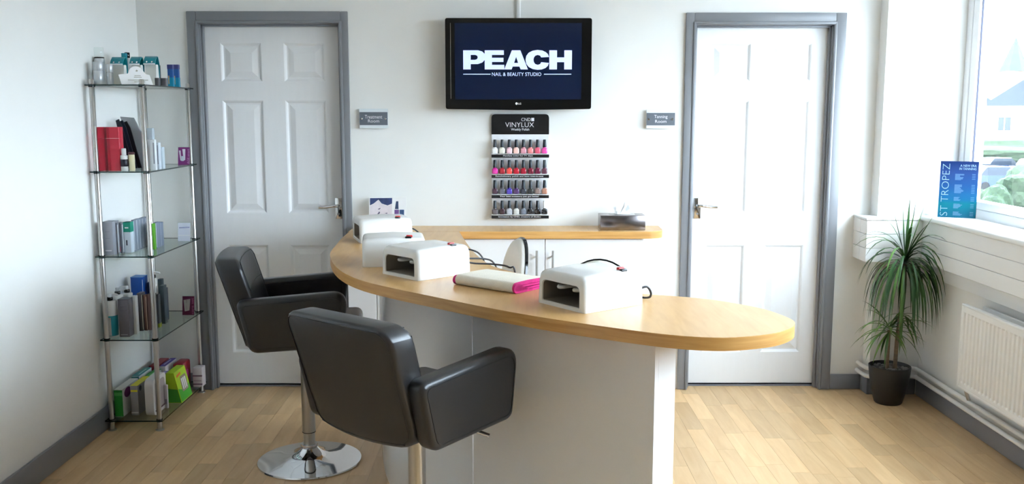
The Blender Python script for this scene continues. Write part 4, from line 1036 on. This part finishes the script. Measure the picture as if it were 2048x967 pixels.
# lime box with sloping front
t = thing('lime_kit_box', 'lime green sloping kit box picturing white tubes', 'box', (-1.755, 4.62, z), R(0), G)
bm = newbm(); prism(bm, [(0, 0), (.085, 0), (.050, .155), (.010, .155)], lambda u, v, w_: (u, w_, v), 0, .16); obj('carton', bm, col((166, 200, 24)), t, smooth=False)
def lime(u, v, d): # point on the sloping right face; u along depth, v up
    k = v; return Vector((.085-.035*k + d, .16*u, .155*v))
def flat3(nm, pts, c, d): 
    bm = newbm(); bm.faces.new([bm.verts.new(lime(u, v, d)) for u, v in pts]); obj(nm, bm, col(c), t, smooth=False)
flat3('side_print', [(.02, .02), (.98, .02), (.98, .42), (.5, .30), (.02, .46)], (58, 160, 32), .0008)
flat3('side_print', rpoly([(.30, .28), (.86, .28), (.86, .78), (.34, .78)], .08, 5), (150, 130, 110), .0012)
for u0 in (.40, .54, .68): flat3('side_print', [(u0, .34), (u0+.07, .34), (u0+.10, .70), (u0-.01, .70)], (230, 226, 224), .0018)
flat3('side_print', [(.12, .80), (.5, .84), (.5, .92), (.12, .88)], (214, 110, 40), .0012)
bm = newbm(); bm.faces.new([bm.verts.new(p) for p in ((.001, -.0008, .002), (.083, -.0008, .002), (.066, -.0008, .07), (.005, -.0008, .075))]); obj('front_print', bm, col((66, 150, 40)), t, smooth=False)
slab('white_purple_box', 'white box with mauve stripes at the door end of the bottom shelf', 384.5, 403.5, 735, 4.90, .06, (206, 196, 198), extra=(('f', 0, 1, .55, .62, (120, 90, 104)), ('f', 0, 1, .12, .18, (110, 84, 100)), ('f', .1, .9, .3, .36, (170, 150, 160))))

# ================================================================== PLANT
PXc, PYc = 2.008, 4.79
pt = thing('potted_plant', 'dracaena with drooping narrow leaves in a black pot in the corner', 'plant', (PXc, PYc, 0))
m_pot = M('black ribbed pot', (23, 22, 22), .45, var=.12, vscale=3, stretch=(1, 1, 30), bump=.3, bscale=20)
bm = newbm(); lathe(bm, [(0, 0), (.066, 0), (.071, .006), (.088, .07), (.100, .14), (.1055, .19), (.1065, .2), (.103, .202), (.098, .196), (.093, .15), (0, .15)], seg=40); obj('pot', bm, m_pot, pt, angle=50)
m_soil = M('grey gravel bed', (84, 78, 74), .9, var=.3, vscale=60, bump=.6, bscale=80)
bm = newbm(); lathe(bm, [(0, .186), (.06, .185), (.097, .181), (.097, .16), (0, .16)], seg=28); obj('gravel_bed', bm, m_soil, pt)
m_peb = M('grey pebble', (128, 124, 120), .8, var=.2)
pebm = None; rr = random.Random(5)
for k in range(46):
    a = rr.random()*6.283; r_ = .09*math.sqrt(rr.random())
    if pebm is None:
        bm = newbm(); bmesh.ops.create_icosphere(bm, subdivisions=1, radius=.009); o = obj('pebble', bm, m_peb, pt); pebm = o.data
    else: o = bpy.data.objects.new('pebble', pebm); COL.objects.link(o); o.parent = pt
    o.location = (r_*math.cos(a), r_*math.sin(a), .187); s = .6+.7*rr.random(); o.scale = (s*1.3, s, s*.55); o.rotation_euler = (0, 0, rr.random()*6)
m_bark = M('ringed bark', (120, 100, 78), .8, var=.2, vscale=5, stretch=(1, 1, 22), bump=.5, bscale=30)
c1 = Vector((.045, -.01, .745)); c2 = Vector((-.022, -.02, .395))
bm = newbm(); tube(bm, spline([(.028, 0, .17), (.030, 0, .32), (.040, -.005, .5), (.043, -.01, .66), tuple(c1)], 5), .0105, 10); obj('stem', bm, m_bark, pt)
bm = newbm(); tube(bm, spline([(-.018, -.01, .17), (-.020, -.015, .3), tuple(c2)], 5), .0085, 10); obj('stem', bm, m_bark, pt)
m_leaf = M('dark green leaf', (46, 82, 36), .42, var=.3, vscale=9)
m_leaf2 = M('light green leaf', (96, 126, 48), .42, var=.25, vscale=9)
m_leaf3 = M('olive green leaf', (70, 104, 40), .42, var=.3, vscale=9)
def blocked(p):
    x, y, z = p.x+PXc, p.y+PYc, p.z; e = .007
    return (x > 2.165-e and .742-e < z < .99) or (x > 2.15-e and .955 < z < .99+e) or (x > 1.868-e and y > 4.846-e and .742-e < z < .975+e) \
        or (x > 2.192-e and .66 < z < .742+e) or x > 2.215-e or (x > 1.94-e and y > 4.92-e) or y > 5.02
def leaf(c, az, el, L, droop, w, mat):
    N = 8
    for tries in range(14):
        d = Vector((math.cos(az)*math.cos(el), math.sin(az)*math.cos(el), math.sin(el)))
        side = Vector((-math.sin(az), math.cos(az), 0))
        p = Vector(c); pts = [p.copy()]; v = d.copy()
        for k in range(N):
            v = (v + Vector((0, 0, -1))*droop/N*(1+.6*k/N)).normalized(); p = p + v*L/N; pts.append(p.copy())
        rows_ = []
        for k, q in enumerate(pts):
            t_ = k/N; ww = w*(.55+.6*math.sin(min(1, t_*1.6)*math.pi*.5)) * (1 if t_ < .45 else max(.04, 1-((t_-.45)/.55)**1.4))
            up = side.cross((pts[min(k+1, N)]-pts[max(k-1, 0)]).normalized())
            rows_.append([q-side*ww+up*ww*.35, q, q+side*ww+up*ww*.35])
        test = [v3 for r3 in rows_ for v3 in r3] + [(a3+b3)/2 for r3, r4 in zip(rows_, rows_[1:]) for a3, b3 in zip(r3, r4)]
        if not any(blocked(v3) for v3 in test): break
        off = (az + math.pi/2 + math.pi) % (2*math.pi) - math.pi      # turn towards the room
        az -= max(-.24, min(.24, off)); L *= .97
    bm = newbm(); rows_ = [[bm.verts.new(v3) for v3 in r3] for r3 in rows_]
    for a_, b2 in zip(rows_, rows_[1:]):
        for k in range(2): bm.faces.new([a_[k], a_[k+1], b2[k+1], b2[k]])
    obj('leaf', bm, mat, pt, angle=80)
rr = random.Random(11); GA = 2.39996
for k in range(92):
    t_ = k/92
    el = R(84 - 84*t_ + rr.uniform(-8, 8)); az = k*GA + rr.uniform(-.2, .2)
    L = .27 + .13*math.sin(t_*2.6) + rr.uniform(-.03, .05)
    droop = .5 + 3.3*min(1, t_*2.6) + rr.uniform(-.4, .6)
    leaf(c1 + Vector((0, 0, .045*(1-t_)-.02)), az, el, L, droop if k > 5 else .1, .0055+.002*rr.random(), (m_leaf, m_leaf, m_leaf3)[k % 3])
leaf(c1 + Vector((0, 0, .03)), R(-18), R(62), .29, .08, .0085, m_leaf3)
for k in range(34):
    t_ = k/34
    el = R(62 - 85*t_ + rr.uniform(-10, 10)); az = k*GA + rr.uniform(-.3, .3)
    leaf(c2 + Vector((0, 0, .03*(1-t_)-.01)), az, el, .17+rr.uniform(0, .09), .7+rr.uniform(0, 1.0), .005+.002*rr.random(), (m_leaf3, m_leaf2)[k % 2])
for k in range(12):
    leaf(c1*.62 + Vector((.02, -.01, .02 - .004*k)), k*GA, R(20-4*k), .16+rr.uniform(0, .07), 1.4+rr.uniform(0, .8), .006, m_leaf3)

# ================================================================== POSTER ON THE SILL
q0, q1 = Vector((2.199, 4.765)), Vector((2.358, 4.690))
ang = math.atan2(q1.y-q0.y, q1.x-q0.x); w = (q1-q0).length; h = .285
ps = thing('price_poster', 'teal-blue price poster in a clear stand on the window sill', 'poster', (q0.x, q0.y, .99), ang)
m_ps = bpy.data.materials.new('poster gradient print'); m_ps.use_nodes = True
nt = m_ps.node_tree; bs = nt.nodes['Principled BSDF']; bs.inputs['Roughness'].default_value = .2
tc_ = nt.nodes.new('ShaderNodeTexCoord'); sp_ = nt.nodes.new('ShaderNodeSeparateXYZ'); nt.links.new(tc_.outputs['Object'], sp_.inputs[0])
mr = nt.nodes.new('ShaderNodeMapRange'); mr.inputs['From Max'].default_value = h; nt.links.new(sp_.outputs['Z'], mr.inputs['Value'])
cr = nt.nodes.new('ShaderNodeValToRGB'); els = cr.color_ramp.elements
els[0].position = 0; els[0].color = lin((20, 84, 108)); els[1].position = 1; els[1].color = lin((22, 40, 84))
for p_, c_ in ((.25, (12, 96, 108)), (.33, (20, 82, 118)), (.55, (28, 68, 114)), (.8, (34, 58, 106))):
    e_ = els.new(p_); e_.color = lin(c_)
nt.links.new(mr.outputs[0], cr.inputs[0]); nt.links.new(cr.outputs[0], bs.inputs['Base Color'])
tl = .10
bm = newbm(); prism(bm, [(0, 0), (w, 0), (w, h), (0, h)], lambda u, v, w_: (u, w_+v*tl, v), 0, .0015); obj('poster', bm, m_ps, ps, smooth=False)
bm = newbm(); prism(bm, [(-.002, 0), (w+.002, 0), (w+.002, h+.002), (-.002, h+.002)], lambda u, v, w_: (u, w_+v*tl, v), .002, .0045); obj('acrylic_back', bm, m_acryl, ps, smooth=False)
bobj('acrylic_foot', m_acryl, ps, (0, w*.72, .0, .045, 0, .003))
m_pt = M('pale blue print', (140, 170, 192), .5)
m_pf = M('faint blue print', (88, 124, 156), .5)
Yd = Vector((0, tl, 1)).normalized()
def pp(u, v): return Vector((u*w, v*h*tl-.0006, v*h))
text('poster_title', 'ST TROPEZ', m_pt, ps, pp(.25, .03), Yd, (-1, 0, 0), h*.93, w*.19, .0006, -.022)
text('poster_heading', 'A NEW ERA', m_pt, ps, pp(.52, .905), X_, Yd, w*.42, h*.04, .0006)
text('poster_heading', 'IN TANNING', m_pt, ps, pp(.50, .85), X_, Yd, w*.44, h*.04, .0006)
rr = random.Random(2)
def tline(u0, u1, v): 
    bm = newbm(); bm.faces.new([bm.verts.new(pp(u, vv)) for u, vv in ((u0, v), (u1, v), (u1, v+.008), (u0, v+.008))]); return bm
bm = newbm()
for v0, n_ in ((.77, 8), (.58, 11), (.36, 5), (.24, 6), (.10, 5)):
    for k in range(n_):
        v = v0-k*.014
        for a_, b2 in ((.40, .52+.12*rr.random()), (.84, .93)):
            if a_ > .8 and k % 2: continue
            f_ = [bm.verts.new(pp(u, vv)) for u, vv in ((a_, v), (b2, v), (b2, v+.006), (a_, v+.006))]; bm.faces.new(f_)
o = obj('small_print', bm, m_pf, ps, smooth=False); o['kind'] = 'stuff'

# ================================================================== OUTSIDE THE WINDOW
GZ = -3.2
struct(bobj('ground_outside', M('pale paving', (110, 110, 108), .9, var=.1, vscale=.2), None, (3.2, 320, -120, 400, GZ-.5, GZ)), 'pale road and ground outside the window', 'ground')
m_rend = M('pale render', (206, 202, 194), .9, var=.04, vscale=.5); m_slate = M('slate roof', (50, 56, 66), .8, var=.12, vscale=1)
m_brick = M('buff brick', (150, 122, 102), .9, var=.1, vscale=2); m_hw = M('house window glass', (40, 46, 54), .3)
def gz(px, dist):                    # ground place seen at photo column px, dist metres ahead
    v = ony(px, 300, dist); return Vector((v.x, v.y, GZ))
def house(label, p, rz, w, d, h, rh, mat):
    t = thing('house', label, 'house', p, R(rz), 'houses across the road')
    bobj('wall', mat, t, (-w/2, w/2, -d/2, d/2, 0, h))
    bm = newbm(); prism(bm, [(-w/2-.3, h), (w/2+.3, h), (0, h+rh)], lambda u, v, w_: (u, w_, v), -d/2-.3, d/2+.3); rf = obj('roof', bm, m_slate, t, smooth=False)
    bobj('chimney', m_brick, t, (-.5, .5, d*.2, d*.2+.9, h+rh*.5, h+rh+1.0))
    for zz in (.9, h*.55):
        for u in (-w*.3, 0, w*.3):
            wi = bobj('window', m_hw, t, (u-.55, u+.55, -d/2-.06, -d/2+.02, zz, zz+1.3))
            bobj('pane_bar', m_upvc, wi, (u-.04, u+.04, -d/2-.09, -d/2-.05, zz, zz+1.3))
        for u in (-d*.25, d*.25): bobj('window', m_hw, t, (-w/2-.06, -w/2+.02, u-.55, u+.55, zz, zz+1.3))
house('rendered gabled house with the church spire behind it', gz(2078, 96), -35, 9, 10, 5.4, 3.4, m_rend)
house('buff gabled house beside the hedge, nearest the window frame', gz(1940, 116), -35, 8, 9, 5.0, 3.0, m_brick)
house('rendered house farther along the road beyond the spire', gz(2330, 96), -35, 9, 10, 5.4, 3.2, m_rend)
house('buff brick house at the far end of the terrace', gz(2580, 92), -35, 9, 10, 5.4, 3.2, m_brick)
house('pale house hidden towards the corner pier', gz(1760, 128), -35, 9, 10, 5.4, 3.2, m_rend)
p = gz(2016, 170); t = thing('church', 'distant grey church spire above the roofs', 'church', p)
bobj('tower', m_brick, t, (-2.2, 2.2, -2.2, 2.2, 0, 12)); bm = newbm(); lathe(bm, [(0, 12), (2.6, 12), (.05, 18), (0, 18)], seg=8); obj('spire', bm, m_slate, t, smooth=False)
m_bush = M('garden foliage', (46, 60, 40), .9, var=.3, vscale=3)
def bush(name, label, p, rx, ry, rz_, seed):
    bm = newbm(); bmesh.ops.create_icosphere(bm, subdivisions=4, radius=1); r2 = random.Random(seed)
    ph = [(r2.uniform(2, 6), r2.uniform(2, 6), r2.uniform(2, 6), r2.uniform(0, 6)) for _ in range(7)]
    for v in bm.verts:
        n_ = sum(math.sin(a_*v.co.x+b2*v.co.y*1.3+c_*v.co.z+d_) for a_, b2, c_, d_ in ph)/7
        k = 1+.28*n_+r2.uniform(-.05, .05); v.co = Vector((v.co.x*rx*k, v.co.y*ry*k, (v.co.z*k*.95+.9)*rz_))
    o = obj(name, bm, m_bush, None, smooth=False); o.location = p
    return tag(o, label, 'bush')
bush('garden_hedge', 'long pale hedge behind the parked cars', gz(2010, 82), 14, 2.2, 1.3, 1)
bush('garden_shrub', 'round shrub below the window beside the poster', gz(1998, 40), .6, .6, .9, 2)
bush('garden_shrub', 'broad pale shrub below the window towards the road', gz(2060, 44), 1.2, 1.2, 1.2, 3)
bush('garden_shrub', 'low shrub hidden behind the poster edge', gz(1950, 43), 1.0, 1.0, .7, 4)
def car(label, p, rz, rgb):
    t = thing('parked_car', label, 'car', p, R(rz), 'cars parked outside'); m = M('car paint %d %d %d' % rgb, rgb, .2, coat=.6)
    pr = rpoly([(-2.1, .3), (2.1, .3), (2.15, .75), (1.4, .95), (-2.0, 1.0), (-2.15, .7)], .12, 3)
    bm = newbm(); prism(bm, pr, lambda u, v, w_: (u, w_, v), -.85, .85); obj('body', bm, m, t)
    bm = newbm(); prism(bm, rpoly([(-1.7, .95), (1.1, .95), (.4, 1.45), (-1.2, 1.48)], .15, 3), lambda u, v, w_: (u, w_, v), -.75, .75); cab = obj('cabin', bm, m_hw, t)
    bobj('roof', m, t, (-1.15, .4, -.72, .72, 1.43, 1.5), r=.03)
    for u in (-1.35, 1.35):
        for s in (-.8, .8):
            bm = newbm(); tube(bm, [(u, s-.1, .31), (u, s+.1, .31)], .31, 16); obj('wheel', bm, m_black, t)
car('pale blue car parked beside the hedge', gz(2000, 68), 18, (62, 72, 92)); car('blue car parked in front of the pale one', gz(1994, 57), 12, (46, 60, 90)); car('silver car parked farther along the hedge', gz(2085, 66), 18, (80, 82, 86))
